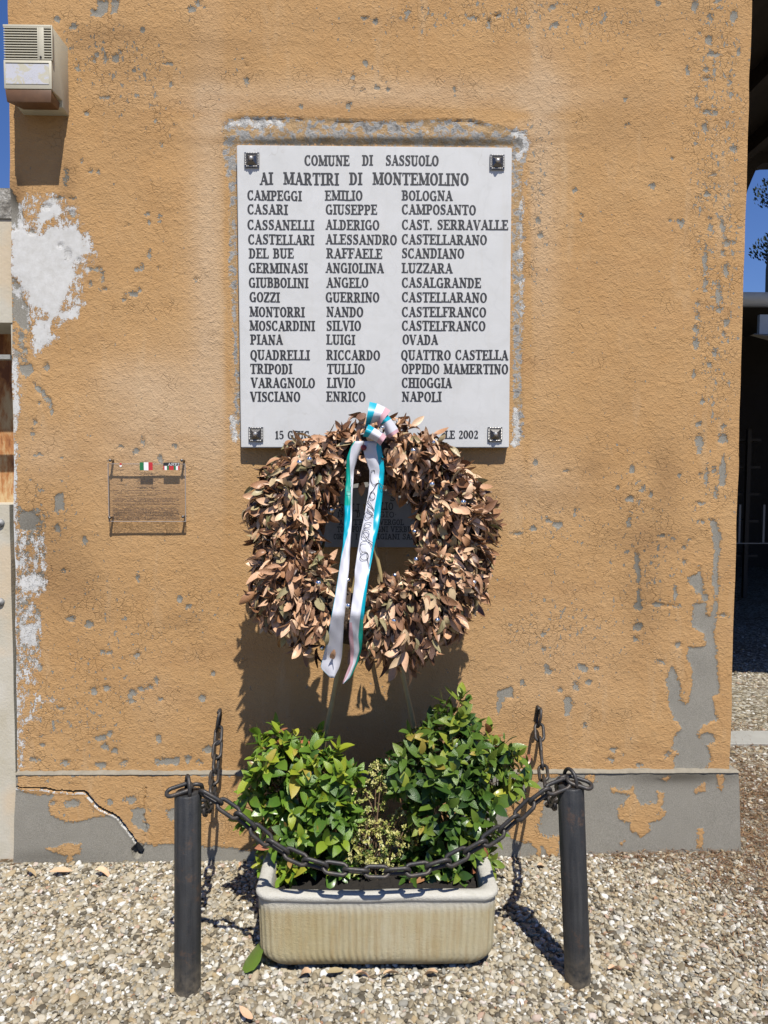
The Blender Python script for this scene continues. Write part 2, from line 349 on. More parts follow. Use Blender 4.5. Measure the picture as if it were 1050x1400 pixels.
R1 = lambda p: T(780, 700, 2.8, p); L1 = lambda p: T(0, 650, 2.546, p); L2 = lambda p: T(0, 250, 3.5, p); TL = lambda p: T(0, 0, 3, p)
R2 = lambda p: T(680, 600, 3.043, p); TR = lambda p: T(700, 0, 3, p); TC = lambda p: T(350, 0, 3, p); R3 = lambda p: T(820, 150, 2.545, p)
B = lambda f, s, bl: [(*f([(x, y)])[0], a/s*.98, b/s*.98) for x, y, a, b in bl]
gray_polys = [
 R2([(880,335),(905,335),(925,380),(930,420),(920,500),(915,560),(925,620),(915,680),(915,730),(900,790),(912,860),(918,960),(925,1060),(900,1080),(905,1130),(920,1170),(850,1195),(830,1230),(880,1290),(895,1340),(860,1385),(740,1380),(735,1330),(750,1310),(725,1290),(735,1240),(770,1210),(735,1165),(715,1110),(710,1040),(700,1010),(725,945),(745,970),(765,1040),(765,1090),(785,1110),(810,1060),(815,960),(790,920),(795,865),(840,870),(870,860),(860,810),(810,780),(820,690),(860,680),(835,640),(790,600),(800,575),(830,560),(840,530),(850,560),(860,640),(878,650),(870,730),(890,740),(905,640),(895,600),(905,480),(895,400)]),
 R2([(572,465),(587,462),(592,520),(597,560),(592,600),(600,690),(602,712),(570,712),(572,685),(585,675),(582,560),(570,530)]),
 R2([(635,685),(665,680),(700,690),(760,692),(755,702),(700,702),(650,695)]),
 R2([(925,120),(940,60),(950,110),(952,200),(920,195)]), R2([(835,0),(850,0),(845,60),(835,60)]), R2([(920,0),(955,0),(950,20),(930,20)]),
 R2([(0,1050),(60,1030),(68,1080),(30,1080),(15,1120),(0,1150)]), R2([(280,1075),(300,1070),(320,1110),(300,1150),(280,1150)]), R2([(335,940),(370,940),(375,965),(350,975)]), R2([(200,940),(225,965),(240,960),(215,985),(195,975)]),
 L1([(190,70),(220,60),(222,120),(185,130)]), L1([(540,988),(625,982),(622,1008),(545,1010)]),
 L2([(5,30),(50,30),(105,120),(112,200),(60,232),(20,170)]), L2([(50,440),(95,490),(110,555),(140,600),(135,660),(120,700),(90,690),(60,640)]),
 L2([(85,870),(150,868),(165,900),(130,930),(95,905)]), L2([(160,955),(190,975),(240,1035),(258,1100),(245,1110),(225,1040),(180,1000)]),
 L1([(62,130),(105,120),(140,150),(130,195),(65,195)]),
 TL([(400,0),(445,0),(440,45),(415,70),(398,62)]), TL([(455,0),(490,5),(480,50),(455,55)]), TL([(370,35),(400,45),(400,68),(375,62)]),
 [(305,172),(314,162),(350,160),(420,162),(520,166),(640,163),(718,181),(721,212),(712,238),(714,330),(716,400),(713,470),(713,540),(716,600),(702,612),(700,201),(323,198),(323,450),(327,520),(328,600),(317,602),(316,580),(322,560),(319,440),(313,380),(314,260),(305,215)],
]
gray_blobs = B(lambda p: L1(p), 2.546, [(245,500,15,12),(310,520,15,13),(355,615,10,8),(380,618,9,8),(478,625,10,10),(140,668,10,9),(325,750,13,12),(370,740,15,10),(460,760,14,14),(490,745,14,10),(520,738,12,10),(545,718,8,12),(460,785,10,8),(740,690,9,10),(705,775,12,12),(400,960,10,12),(355,915,18,14),(365,945,12,14),(380,900,8,10),(655,990,10,9),(695,1000,10,8),(725,955,18,14),(228,1000,16,10),(348,1010,20,10),(430,1000,14,10),(148,940,10,8),(560,780,9,8),(550,915,12,14),(120,990,14,8),(200,185,10,14),(290,225,10,14),(480,360,8,12),(655,458,10,8),(625,430,8,10),(225,330,12,6),(210,810,12,6)]) \
 + B(lambda p: R2(p), 3.043, [(585,785,20,18),(578,835,12,12),(555,250,20,10),(600,205,10,15),(562,130,10,18),(502,205,9,9),(638,232,8,12),(550,340,10,22),(250,358,20,12),(212,342,14,10),(150,375,12,10),(80,395,16,8),(325,305,8,12),(288,135,12,10),(190,815,9,12),(190,875,8,10),(410,955,9,9),(380,1015,14,10),(330,1030,12,18),(262,1045,10,12),(360,1195,8,12),(105,1020,8,18),(490,1295,20,8),(470,1335,16,10),(705,1315,14,14),(590,1360,10,8),(875,1250,35,26),(755,860,16,12),(683,930,14,10),(840,268,14,8),(910,230,8,22),(845,150,7,12),(870,150,7,30),(900,135,10,18),(740,640,8,22),(780,515,8,14),(850,345,14,8),(810,420,10,6),(780,455,8,7),(870,180,6,10),(940,735,14,6),(690,405,14,8),(760,150,8,8),(160,100,6,12)]) \
 + B(lambda p: TR(p), 3, [(815,75,12,18),(808,165,14,20),(825,222,22,10),(800,285,9,9),(800,322,16,9),(790,525,12,18),(800,460,14,12),(832,465,8,12),(750,25,10,20),(910,70,14,26),(900,385,8,22),(895,330,8,20),(930,215,8,14),(910,615,16,12),(800,795,12,9),(815,905,8,18),(862,920,6,16),(880,1000,10,16),(910,997,7,10),(115,965,12,12),(50,980,10,14),(105,905,8,14),(285,890,9,12),(255,780,10,10),(575,765,7,12),(690,910,10,9),(165,30,10,9),(180,105,14,9),(465,405,9,9),(473,512,10,7),(720,290,8,16),(757,410,7,18),(840,5,14,14),(660,650,9,5),(770,130,8,10),(600,15,10,8),(825,715,9,5)]) \
 + B(lambda p: TC(p), 3, [(450,75,14,8),(490,90,12,12),(620,55,7,18),(450,260,9,12),(400,315,10,6),(517,330,6,12),(500,360,12,7),(540,370,8,7),(815,370,6,14),(882,72,14,9),(908,78,9,9),(955,95,8,18),(990,65,18,6),(380,435,10,14),(185,440,6,7),(435,372,9,7)]) \
 + B(lambda p: TL(p), 3, [(475,240,14,20),(495,215,7,10),(430,240,9,18),(385,245,14,9),(400,225,8,9),(320,270,8,22),(300,110,16,12),(785,40,14,14),(815,15,12,12),(840,30,8,6),(705,345,8,12),(440,400,16,8),(355,465,10,10),(270,715,10,30),(370,705,8,9),(400,705,8,9),(335,662,6,8),(1010,330,9,16),(550,290,5,6),(558,238,6,6),(665,590,6,8),(690,260,18,5),(585,125,8,10),(640,490,5,7),(715,520,6,9),(1008,268,7,9),(235,80,14,10),(270,480,8,10)]) \
 + B(lambda p: L2(p), 3.5, [(225,115,20,16),(350,150,16,16),(150,235,18,16),(80,215,14,14),(325,340,14,28),(290,300,14,14),(375,370,9,14),(715,345,8,20),(678,405,9,16),(655,415,10,9),(760,405,9,7),(640,535,22,13),(670,515,12,12),(595,560,10,10),(470,410,14,8),(430,415,12,9),(430,485,10,12),(490,450,10,22),(500,510,16,8),(715,190,6,9),(710,150,12,7),(762,170,6,14),(125,640,14,28),(130,690,10,22),(220,880,12,22),(168,1145,8,16),(157,1200,8,22),(185,1300,12,7),(295,1315,9,7),(685,1240,10,22),(655,1285,12,16),(840,1265,9,12),(770,1320,10,16),(580,1265,12,9),(100,740,14,14),(120,800,14,10),(938,460,8,10),(610,205,10,6),(280,75,24,8),(345,77,16,6),(190,1055,10,8)]) \
 + B(lambda p: R3(p), 2.545, [(385,400,7,26),(367,530,8,50),(368,610,7,24),(430,415,6,24),(430,500,8,12),(440,560,10,20),(415,640,8,38),(414,695,9,12),(345,675,7,12),(340,720,8,14),(335,765,9,14),(332,815,10,18),(400,850,8,12),(382,888,6,7),(330,925,7,16),(430,780,7,9),(440,745,9,14),(447,465,9,10),(466,465,6,8),(375,293,12,7),(365,65,10,14),(245,385,6,8),(285,395,6,10),(358,1015,8,8),(345,1095,8,8),(430,1105,7,12),(348,1155,14,26),(430,1148,17,18),(185,265,8,8),(345,305,7,6)])
white_polys = [
 L2([(48,235),(90,180),(125,225),(180,255),(230,215),(270,210),(330,212),(350,190),(380,225),(400,270),(440,290),(445,345),(400,345),(365,370),(360,420),(355,475),(320,540),(290,600),(260,650),(240,680),(225,630),(150,580),(130,540),(95,480),(50,440)]),
 L2([(150,700),(165,650),(245,640),(240,720),(275,740),(190,800),(165,820)]),
 L2([(178,150),(200,130),(235,72),(262,75),(300,115),(290,160),(240,180),(215,200),(180,190)]), L2([(328,125),(365,120),(365,158),(335,155)]), L2([(280,620),(340,600),(400,575),(380,610),(370,650),(330,655),(290,655)]),
 [(16,470),(24,500),(27,560),(20,590),(22,640),(22,700),(23,760),(22,850),(24,950),(25,1050),(19,1052),(17,800)],
 L2([(55,770),(80,850),(92,900),(75,905),(95,1010),(90,1130),(60,1130)]),
 L1([(70,350),(110,340),(145,335),(148,385),(120,410),(75,405)]), L1([(68,520),(130,515),(132,590),(100,600),(66,590)]),
]
white_weak = [L1([(55,190),(150,200),(158,400),(100,430),(140,500),(140,600),(118,720),(55,740)]), L1([(50,740),(80,740),(78,1000),(55,1040)]), L2([(40,225),(130,60),(300,60),(320,130),(440,260),(455,350),(390,480),(400,590),(300,660),(170,830),(140,650),(40,460)])]
gray_weak = [L1([(60,110),(150,120),(158,400),(60,440)]), L1([(60,400),(140,470),(130,680),(60,700)]), L2([(40,430),(120,520),(150,700),(120,860),(70,900),(50,700)])]
white_lines = [(L1([(70,770),(120,760),(150,790),(180,785)]), 1.2), (L1([(125,760),(128,790),(100,850),(70,850)]), 1.4), (L1([(60,860),(100,840),(140,850)]), 1.2),
 ([(312,170),(340,164),(345,172),(372,166),(384,172)], 3.2), ([(703,180),(718,186),(719,205),(708,212)], 3.0), ([(706,560),(708,596),(702,606)], 3.0), ([(318,570),(322,600)], 2.6), ([(713,250),(714,450)], .7)]
pale = [(285,330,26,250,1.0),(300,150,34,30,.8),(520,128,240,22,.9),(740,260,24,200,.9),(742,140,40,50,.7),(200,600,70,90,.8),(240,540,40,60,.5),(180,520,50,30,.5),(730,660,60,50,.6),(60,620,40,40,.5),(300,560,30,120,.6),(215,960,30,40,.2),(740,900,120,90,.35)]
pale_cut = [(520,158,240,7,1.0),(312,400,6,240,.8),(720,400,6,240,.6)]
fleckmap = [(980,120,40,200,.9),(980,420,30,250,.95),(650,20,160,30,.8),(820,30,90,40,.6),(130,70,90,50,.75),(200,130,60,60,.55),(760,860,110,70,.7),(900,760,60,90,.6),(730,320,25,120,.7),(735,200,25,60,.6),(100,980,100,70,.75),(160,840,120,80,.5),(60,700,50,60,.7),(860,650,60,60,.35),(750,720,70,40,.55),(290,840,50,40,.35),(320,130,30,60,.3),(520,110,80,30,.4)]
stain = [(910,650,22,50,.55),(810,640,18,16,.45),(875,735,60,28,.45),(760,680,90,16,.28),(880,820,26,70,.45),(60,740,50,60,.4),(100,800,60,50,.4),(165,150,40,120,.15),(92,250,14,50,.5),(22,262,12,26,.9),(250,100,120,16,.28),(165,45,55,10,.35),(110,55,40,18,.35),(840,170,70,40,.25),(300,60,140,18,.3),(450,30,100,14,.22),(230,850,20,12,.3),(260,850,20,12,.3),(520,192,200,6,.95),(420,196,90,4,.8),(640,196,60,4,.8),(900,30,80,30,.25),(310,975,10,26,.25),(745,990,10,24,.25),(850,560,30,60,.15),(560,640,100,40,.1)]
orange_plinth = [  # paint left on the plinth
 L1([(60,1045),(700,1045),(840,1045),(960,1045),(960,1290),(900,1310),(830,1300),(760,1290),(705,1290),(610,1285),(505,1285),(470,1275),(425,1200),(385,1182),(330,1190),(280,1205),(235,1208),(180,1185),(170,1150),(185,1112),(100,1108),(60,1090)]),
 L1([(160,1300),(190,1295),(240,1278),(285,1285),(280,1310),(250,1325),(250,1355),(235,1355),(235,1325),(180,1312)]),
 R1([(180,1140),(215,1110),(235,1085),(200,1080),(160,1072),(155,1058),(220,1065),(240,1045),(250,1090),(270,1120),(330,1110),(335,1070),(360,1075),(355,1110),(345,1130),(365,1150),(350,1175),(300,1190),(310,1220),(270,1245),(230,1220),(225,1190),(185,1180)]),
 R1([(60,1010),(90,1008),(100,1035),(62,1035)]), R1([(320,1015),(380,1015),(360,1030)]), R1([(470,1070),(500,1042),(520,1035),(515,1070),(480,1080)]), R1([(560,1003),(590,1003),(582,1075),(565,1050)]), R1([(490,1215),(510,1210),(505,1290),(485,1280)]), R1([(190,1270),(205,1260),(200,1280)]),
 T(640,1040,4.773,[(330,90),(420,60),(600,60),(600,90),(530,120),(440,140),(470,200),(500,280),(480,380),(460,440),(470,480),(520,500),(590,490),(590,630),(520,640),(500,560),(470,560),(470,660),(455,660),(450,580),(410,540),(330,530),(280,520),(270,400),(250,320),(260,260),(330,260),(380,220),(370,120)]),
 [(350,1065),(620,1065),(640,1150),(560,1170),(350,1170)],
]
plinth_gray_in = L1([(455,1160),(505,1158),(500,1230),(465,1225)]), L1([(580,1165),(612,1160),(612,1195),(590,1200)])
plinth_gblobs = [(178,1094,8,5),(150,1097,5,5),(196,1130,8,5),(72,1098,6,4),(100,1098,10,5)]

def surf_maps(V):
    PX, PY = toPix(V); n = len(V)
    g = np.full(n, -99.0); wh = np.full(n, -99.0)
    for p in gray_polys: g = np.maximum(g, sdf_poly(PX, PY, p))
    for b in gray_blobs: g = np.maximum(g, sdf_blob(PX, PY, b))
    for p in white_polys: wh = np.maximum(wh, sdf_poly(PX, PY, p))
    for p, wd in white_lines: wh = np.maximum(wh, sdf_line(PX, PY, p, wd))
    for p in white_weak: wh = np.maximum(wh, np.minimum(sdf_poly(PX, PY, p), -.6))
    for p in gray_weak: g = np.maximum(g, np.minimum(sdf_poly(PX, PY, p), -.5))
    ring = (PX > 300) & (PX < 726) & (PY > 155) & (PY < 615)
    pl = sum(soft(PX, PY, b) for b in pale); ct = sum(soft(PX, PY, b) for b in pale_cut); pl = np.clip(pl-ct, 0, 1)
    fk = .22+sum(soft(PX, PY, b) for b in fleckmap); stn = sum(soft(PX, PY, b) for b in stain)
    enc = lambda s: np.clip(.5+s/16, 0, 1)
    A = np.stack([enc(g), np.clip(.5+wh/20, 0, 1), pl, np.ones(n)], 1)
    Bm = np.stack([np.clip(fk, 0, 1), np.clip(stn*1.35, 0, 1), ring*1.0, np.ones(n)], 1)
    return A, Bm, g
def put_attr(me, name, A):
    a = me.attributes.new(name, 'FLOAT_COLOR', 'POINT'); a.data.foreach_set('color', np.asarray(A, np.float32).ravel())
def vnoise(X, Z, s, seed):                  # cheap smooth value noise
    r = np.random.default_rng(seed).random((64, 64)); x = X*s+31.7; z = Z*s+17.3; i = np.floor(x).astype(int); j = np.floor(z).astype(int); u = x-i; v = z-j
    u = u*u*(3-2*u); v = v*v*(3-2*v); q = lambda a, b: r[a % 64, b % 64]
    return (q(i, j)*(1-u)+q(i+1, j)*u)*(1-v)+(q(i, j+1)*(1-u)+q(i+1, j+1)*u)*v

LEDGE_Y = -.022
ZL = W(400, 1057, LEDGE_Y).z                 # top of the plinth
def edgeX(pA, pB, Y=0.0):
    a, b = W(*pA, Y), W(*pB, Y); return lambda z: a.x+(b.x-a.x)*(z-a.z)/(b.z-a.z)
XL = edgeX((11, 60), (20, 760)); XR = edgeX((1028, 2), (998, 1050))
ZTOP = 4.4
def sheet(name, xl, xr, z0, z1, step, Y, depthback, disp, extra=None):
    nz = int((z1-z0)/step)+1; nx = int((xr((z0+z1)/2)-xl((z0+z1)/2))/step)+1
    z = np.linspace(z0, z1, nz); t = np.linspace(0, 1, nx)
    Z = np.repeat(z, nx); L = xl(z); R = xr(z); X = (L[:, None]+(R-L)[:, None]*t[None]).ravel()
    V = np.stack([X, np.full_like(X, Y), Z], 1); A, Bm, g = surf_maps(V)
    if extra is not None: A, Bm = extra(V, A, Bm)
    # edge wobble so corners are not ruler straight
    side = np.zeros((nz, nx)); side[:, :3] = 1; side[:, -3:] = -1
    V[:, 0] += side.ravel()*(vnoise(X, Z, 9, 3)-.3)*.006
    V[:, 1] += disp(X, Z, A, V)
    idx = np.arange(nz*nx).reshape(nz, nx); Q = np.stack([idx[:-1, :-1], idx[:-1, 1:], idx[1:, 1:], idx[1:, :-1]], -1).reshape(-1, 4)
    # returns of the two sides and the top
    loops = [idx[:, 0], idx[:, -1][::-1], idx[-1][:]]
    VV = [V]; QQ = [Q]; nV = len(V); AA = [A]; BB = [Bm]
    for lp in loops:
        bk = V[lp].copy(); bk[:, 1] = depthback; m = len(lp); k = np.arange(m-1)
        QQ.append(np.stack([lp[:-1], lp[1:], nV+k+1, nV+k], -1)); VV.append(bk); nV += m; AA.append(A[lp]); BB.append(Bm[lp])
    me = npmesh(name, np.concatenate(VV), np.concatenate(QQ), M_WALL, False)
    put_attr(me, 'pA', np.concatenate(AA)); put_attr(me, 'pB', np.concatenate(BB))
    me.shade_smooth()
    try: me.set_sharp_from_angle(angle=math.radians(50))
    except Exception: pass
    return me
def wall_disp(X, Z, A, V):
    return .005*(vnoise(X, Z, 2.2, 1)-.5)+.004*(vnoise(X, Z, 9, 2)-.5)+-0+.0036*np.clip((A[:, 0]-.46)*14, 0, 1)+.006*((A[:, 0] > .5)*(vnoise(X, Z, 40, 5)-.4))*(np.abs(V[:, 2]-2.9) < 1.5)*((toPix(V)[1] < 205) & (toPix(V)[0] > 300) & (toPix(V)[0] < 726))
bld = empty('ochre_building', (0, 0, 0), 'ochre stucco building wall with flaking paint carrying the marble memorial', 'building')
lo = lambda f: (lambda z: f(z))
link('wall', sheet('wall', lambda z: np.array(XL(z)), lambda z: np.array(XR(z)), ZL-.004, ZTOP, .0062, 0.0, 5.0, wall_disp), bld)

CRK = [(14,1077),(30,1078),(48,1077),(70,1080),(92,1082),(114,1082),(122,1091),(135,1104),(150,1112),(160,1117),(170,1130),(180,1143),(190,1157)]
CRK = [CRK[0]]+[q for p0, p1 in zip(CRK, CRK[1:]) for q in [((p0[0]*2+p1[0])/3+random.uniform(-.6, .6), (p0[1]*2+p1[1])/3+random.uniform(-1.3, 1.3)), ((p0[0]+p1[0]*2)/3+random.uniform(-.6, .6), (p0[1]+p1[1]*2)/3+random.uniform(-1.3, 1.3)), p1]]
CRK2 = [(196,1158),(200,1135),(196,1112),(199,1078)]
def plinth_extra(V, A, Bm):
    PX, PY = toPix(V); o = np.full(len(V), -99.0)
    for p in orange_plinth: o = np.maximum(o, sdf_poly(PX, PY, p))
    for p in plinth_gray_in: o = np.minimum(o, -sdf_poly(PX, PY, p))
    for b in plinth_gblobs: o = np.minimum(o, -sdf_blob(PX, PY, b))
    A[:, 0] = np.clip(.5-o/16, 0, 1)
    d = sdf_line(PX, PY, [(x, y+2.8) for x, y in CRK], 1.0); wt = np.clip((300-PX)/100, 0, 1)
    A[:, 1] = np.where(d > 0, .62, 0.0)  # white line paints the lit lower lip of the crack
    A[:, 2] *= 0; Bm[:, 0] = .32; Bm[:, 2] = 0
    Bm[:, 1] = np.clip(soft(PX, PY, (930, 1062, 70, 10, .9))+soft(PX, PY, (60, 1172, 60, 10, .4)), 0, 1)
    return A, Bm
def plinth_disp(X, Z, A, V):
    PX, PY = toPix(V); d = -sdf_line(PX, PY, CRK, 0); d2 = -sdf_line(PX, PY, CRK2, 0)
    wob = (vnoise(X, Z, 60, 8)-.5)*1.2
    wcr = np.interp(PX, [14, 100, 118, 190], [.7, 1.0, 1.8, 1.4])
    r = np.where(d+wob < wcr, .022, 0)+np.where((d2+wob) < .8, .005, 0)
    hole = np.hypot((PX-188)/8, (PY-1164)/10)+wob*.25; r = np.maximum(r, np.where(hole < 1, .05, 0))
    lip = np.where((PY > 1060) & (d > 1.5) & (d < 5) & (sdf_line(PX, PY, [(x, y+7) for x, y in CRK], 6) > 0), -.0015, 0)
    return r+lip+.004*(vnoise(X, Z, 5, 9)-.5)+.0018*np.clip((A[:, 0]-.45)*8, 0, 1)
XLp = edgeX((21, 1057), (17, 1187), LEDGE_Y); XRp = edgeX((1011, 1062), (1014, 1170), LEDGE_Y)
pm = sheet('plinth', lambda z: np.array(XLp(z)), lambda z: np.array(XRp(z)), -.12, ZL, .0042, LEDGE_Y, 5.02, plinth_disp, plinth_extra)
link('plinth', pm, bld)
# sloped mortar fillet on top of the plinth
fil = MB(); n = 160; x0 = XLp(ZL); x1 = XRp(ZL)
for i in range(n+1):
    x = x0+(x1-x0)*i/n; j = random.uniform(-.0015, .0015); fil.V += [(x, LEDGE_Y-.003+j, ZL-.004), (x, LEDGE_Y-.001+j, ZL+.001+j), (x, .004, ZL+.004+j*2)]
for i in range(n): fil.F += [(i*3, i*3+3, i*3+4, i*3+1), (i*3+1, i*3+4, i*3+5, i*3+2)]; fil.M += [0, 0]
link('ledge', fil.me('ledge', M_LEDGE, True), bld)
core = MB().box((XL(2)+.03, .06, -.1), (XR(2)-.06, 4.98, ZTOP-.02)); link('inner_masonry', core.me('core', M_RUBBLE), bld)

# lettering -------------------------------------------------- a slab-serif face drawn stroke by stroke
TH, TN = .20, .085          # stem / hairline
def arc(cx, cy, rx, ry, a0, a1, n=12, thick=TH, thin=TN):
    out = []
    for i in range(n+1):
        a = math.radians(a0+(a1-a0)*i/n); c = abs(math.cos(a)); t = thin+(thick-thin)*c**1.3
        out.append((cx+rx*math.cos(a), cy+ry*math.sin(a), t))
    return out
def ln(x0, y0, x1, y1, t): return [(x0, y0, t), (x1, y1, t)]
def stem(x, y0=0, y1=1, t=TH, s0=.12, s1=.12):
    r = [ln(x, y0, x, y1, t)]
    if s0: r.append(ln(x-s0-t/2+.02, y0+TN/2, x+s0+t/2-.02, y0+TN/2, TN))
    if s1: r.append(ln(x-s1-t/2+.02, y1-TN/2, x+s1+t/2-.02, y1-TN/2, TN))
    return r
def ser(x, y, l=.16): return ln(x-l, y, x+l, y, TN)
h = TN/2; GL = {}
GL['I'] = (.42, stem(.21)); GL['L'] = (.64, stem(.2)+[ln(.2, h, .6, h, TN), ln(.6, 0, .6, .26, TN)])
GL['E'] = (.68, stem(.2)+[ln(.2, h, .62, h, TN), ln(.2, 1-h, .6, 1-h, TN), ln(.2, .52, .46, .52, TN), ln(.62, 0, .62, .25, TN), ln(.59, 1, .59, .76, TN), ln(.46, .4, .46, .64, TN)])
GL['F'] = (.64, stem(.2)+[ln(.2, 1-h, .6, 1-h, TN), ln(.2, .52, .46, .52, TN), ln(.6, 1, .6, .74, TN), ln(.46, .4, .46, .64, TN)])
GL['T'] = (.70, stem(.35, s1=0)+[ln(.06, 1-h, .64, 1-h, TN), ln(.06, 1, .06, .74, TN), ln(.64, 1, .64, .74, TN)])
GL['H'] = (.80, stem(.2)+stem(.6)+[ln(.2, .52, .6, .52, TN)])
GL['N'] = (.82, stem(.18, t=TN+.02)+stem(.64, t=TN+.02, s0=0)+[ln(.16, .97, .64, .04, TH)])
GL['M'] = (.98, stem(.16, t=TN+.02)+stem(.80, t=TH)+[ln(.17, .97, .48, .06, TH), ln(.48, .06, .78, .97, TN)])
GL['A'] = (.76, [ln(.14, .02, .38, 1, TN+.01), ln(.36, 1, .62, .02, TH), ln(.22, .32, .52, .32, TN), ser(.13, h, .13), ser(.62, h, .15)])
GL['V'] = (.76, [ln(.13, .98, .38, .0, TH), ln(.38, 0, .62, .98, TN+.01), ser(.13, 1-h, .15), ser(.62, 1-h, .13)])
GL['Z'] = (.66, [ln(.56, .96, .1, .04, TH), ln(.08, 1-h, .58, 1-h, TN), ln(.08, h, .58, h, TN), ln(.08, 1, .08, .76, TN), ln(.58, 0, .58, .25, TN)])
GL['O'] = (.74, [arc(.37, .5, .25, .46, 0, 360, 20)]); GL['Q'] = (.74, [arc(.37, .5, .25, .46, 0, 360, 20), ln(.36, .14, .62, -.16, TH*.7)])
GL['C'] = (.70, [arc(.38, .5, .26, .46, 50, 315, 18), ln(.57, 1, .57, .70, TN), ln(.56, .1, .6, .26, TN)])
GL['G'] = (.76, [arc(.38, .5, .26, .46, 50, 340, 18), ln(.57, 1, .57, .70, TN), ln(.60, .0, .60, .42, TH*.8), ser(.58, .42, .14)])
GL['D'] = (.74, stem(.2)+[ln(.2, 1-h, .36, 1-h, TN), ln(.2, h, .36, h, TN), arc(.34, .5, .25, .46, -90, 90, 12)])
GL['P'] = (.68, stem(.2)+[ln(.2, 1-h, .36, 1-h, TN), ln(.2, .46, .36, .46, TN), arc(.36, .71, .19, .25, -90, 90, 10)])
GL['B'] = (.70, stem(.2)+[ln(.2, 1-h, .36, 1-h, TN), ln(.2, .52, .38, .52, TN), ln(.2, h, .38, h, TN), arc(.34, .74, .18, .22, -90, 90, 9), arc(.37, .28, .2, .24, -90, 90, 9)])
GL['R'] = (.76, stem(.2)+[ln(.2, 1-h, .36, 1-h, TN), ln(.2, .48, .36, .48, TN), arc(.35, .73, .19, .23, -90, 90, 10), ln(.40, .46, .60, .04, TH*.85), ser(.64, h, .09)])
GL['S'] = (.62, [[(x, y, TN+(TH*1.0-TN)*k) for x, y, k in ((.50, .84, .0), (.42, .94, .0), (.30, .96, .1), (.17, .88, .6), (.14, .74, .9), (.22, .60, 1), (.36, .50, 1), (.47, .38, 1), (.49, .24, .8), (.42, .09, .4), (.30, .04, .0), (.18, .07, 0), (.10, .2, 0))], ln(.50, 1, .50, .72, TN), ln(.10, 0, .10, .28, TN)])
GL['U'] = (.78, stem(.19, .28, 1, s0=0)+stem(.60, .28, 1, t=TN+.02, s0=0)+[arc(.395, .28, .20, .25, 180, 360, 10)])
GL['.'] = (.30, [ln(.12, 0, .12, .16, .17)]); GL[' '] = (.42, []); GL['·'] = (.3, [ln(.12, .42, .12, .58, .16)]); GL['-'] = (.5, [ln(.08, .45, .4, .45, TN)])
GL['1'] = (.46, stem(.24, s1=0)+[ln(.24, .97, .08, .80, TN)]); GL['0'] = (.66, [arc(.33, .5, .21, .46, 0, 360, 18)])
GL['5'] = (.62, [ln(.16, 1-h, .50, 1-h, TN*1.5), ln(.16, .98, .14, .55, TN), [(.14, .55, TN), (.26, .62, TN), (.40, .58, TH*.7), (.49, .42, TH), (.49, .24, TH), (.40, .09, TH*.6), (.26, .04, TN), (.14, .09, TN), (.10, .2, TN)]])
GL['2'] = (.62, [[(.12, .74, TN), (.14, .88, TN), (.28, .96, TN), (.42, .90, TH*.8), (.47, .76, TH), (.42, .58, TH*.9), (.28, .36, TN), (.12, .1, TN)], ln(.10, h*1.6, .52, h*1.6, TN*1.7), ln(.52, 0, .52, .24, TN)])
GL['9'] = (.64, [arc(.32, .70, .19, .26, 0, 360, 14), [(.5, .66, TH), (.48, .36, TH*.8), (.38, .12, TN), (.18, .04, TN)]])
def text_mesh(name, items, mat, org, ux, uy, relief=.0016, sans=False):
    """items: (string, u0, u1, v_base, cap); u, v in metres along ux, uy from org; drawn in relief"""
    nrm = ux.cross(uy).normalized(); V = []; Fc = []; eps = 0.0
    for s, u0, u1, v0, cap in items:
        adv = [GL[c][0] for c in s]; tot = sum(adv); k = (u1-u0)/tot; x = 0.0
        for c, a in zip(s, adv):
            jy = random.uniform(-.02, .02)*cap
            for st in GL[c][1]:
                eps = (eps+.000012) % .00035; n0 = len(V); m = len(st)
                pts = [(u0+(x+p[0])*k, v0+jy+p[1]*cap, (p[2] if not sans else .13)*cap) for p in st]
                for i in range(m):
                    a0 = pts[max(0, i-1)]; b0 = pts[min(m-1, i+1)]; dx, dy = b0[0]-a0[0], b0[1]-a0[1]; L = math.hypot(dx, dy) or 1
                    nx, ny = -dy/L*pts[i][2]/2, dx/L*pts[i][2]/2
                    for sx, hh in ((1, relief+eps), (-1, relief+eps), (1, -.0006), (-1, -.0006)):
                        V.append(org+ux*(pts[i][0]+nx*sx)+uy*(pts[i][1]+ny*sx)+nrm*hh)
                for i in range(m-1):
                    q = n0+4*i; Fc += [(q+1, q+5, q+4, q), (q+4, q+6, q+2, q), (q+1, q+3, q+7, q+5)]
                Fc += [(n0, n0+2, n0+3, n0+1), (n0+4*m-3, n0+4*m-1, n0+4*m-2, n0+4*m-4)]
            x += a
    return mesh(name, V, Fc, mat)

# ------------------------------------------------------------ the white memorial slab
YP = -.040                                    # its front face
c = [W(323.5, 198, YP), W(700, 201.5, YP), W(696, 612, YP), W(329.5, 612, YP)]
slab = empty('memorial_plaque', (W(512, 612, YP).x, YP, c[2].z), 'large white marble memorial plaque engraved with three columns of names in black', 'plaque')
Vs = [Vector((p.x, YP, p.z)) for p in c]; Vb = [Vector((p.x, .012, p.z)) for p in c]
bm = bmesh.new(); f = [bm.verts.new(v) for v in Vs+Vb]
for q in ((3,2,1,0),(4,5,6,7),(0,1,5,4),(1,2,6,5),(2,3,7,6),(3,0,4,7)): bm.faces.new([f[i] for i in q])
bmesh.ops.recalc_face_normals(bm, faces=bm.faces); bmesh.ops.bevel(bm, geom=bm.edges[:], offset=.003, segments=2, affect='EDGES')
me = bpy.data.meshes.new('slab'); bm.to_mesh(me); bm.free(); me.materials.append(M_MARBLE); link('slab', me, slab)
ux, uy = Vector((1, 0, 0)), Vector((0, 0, 1))
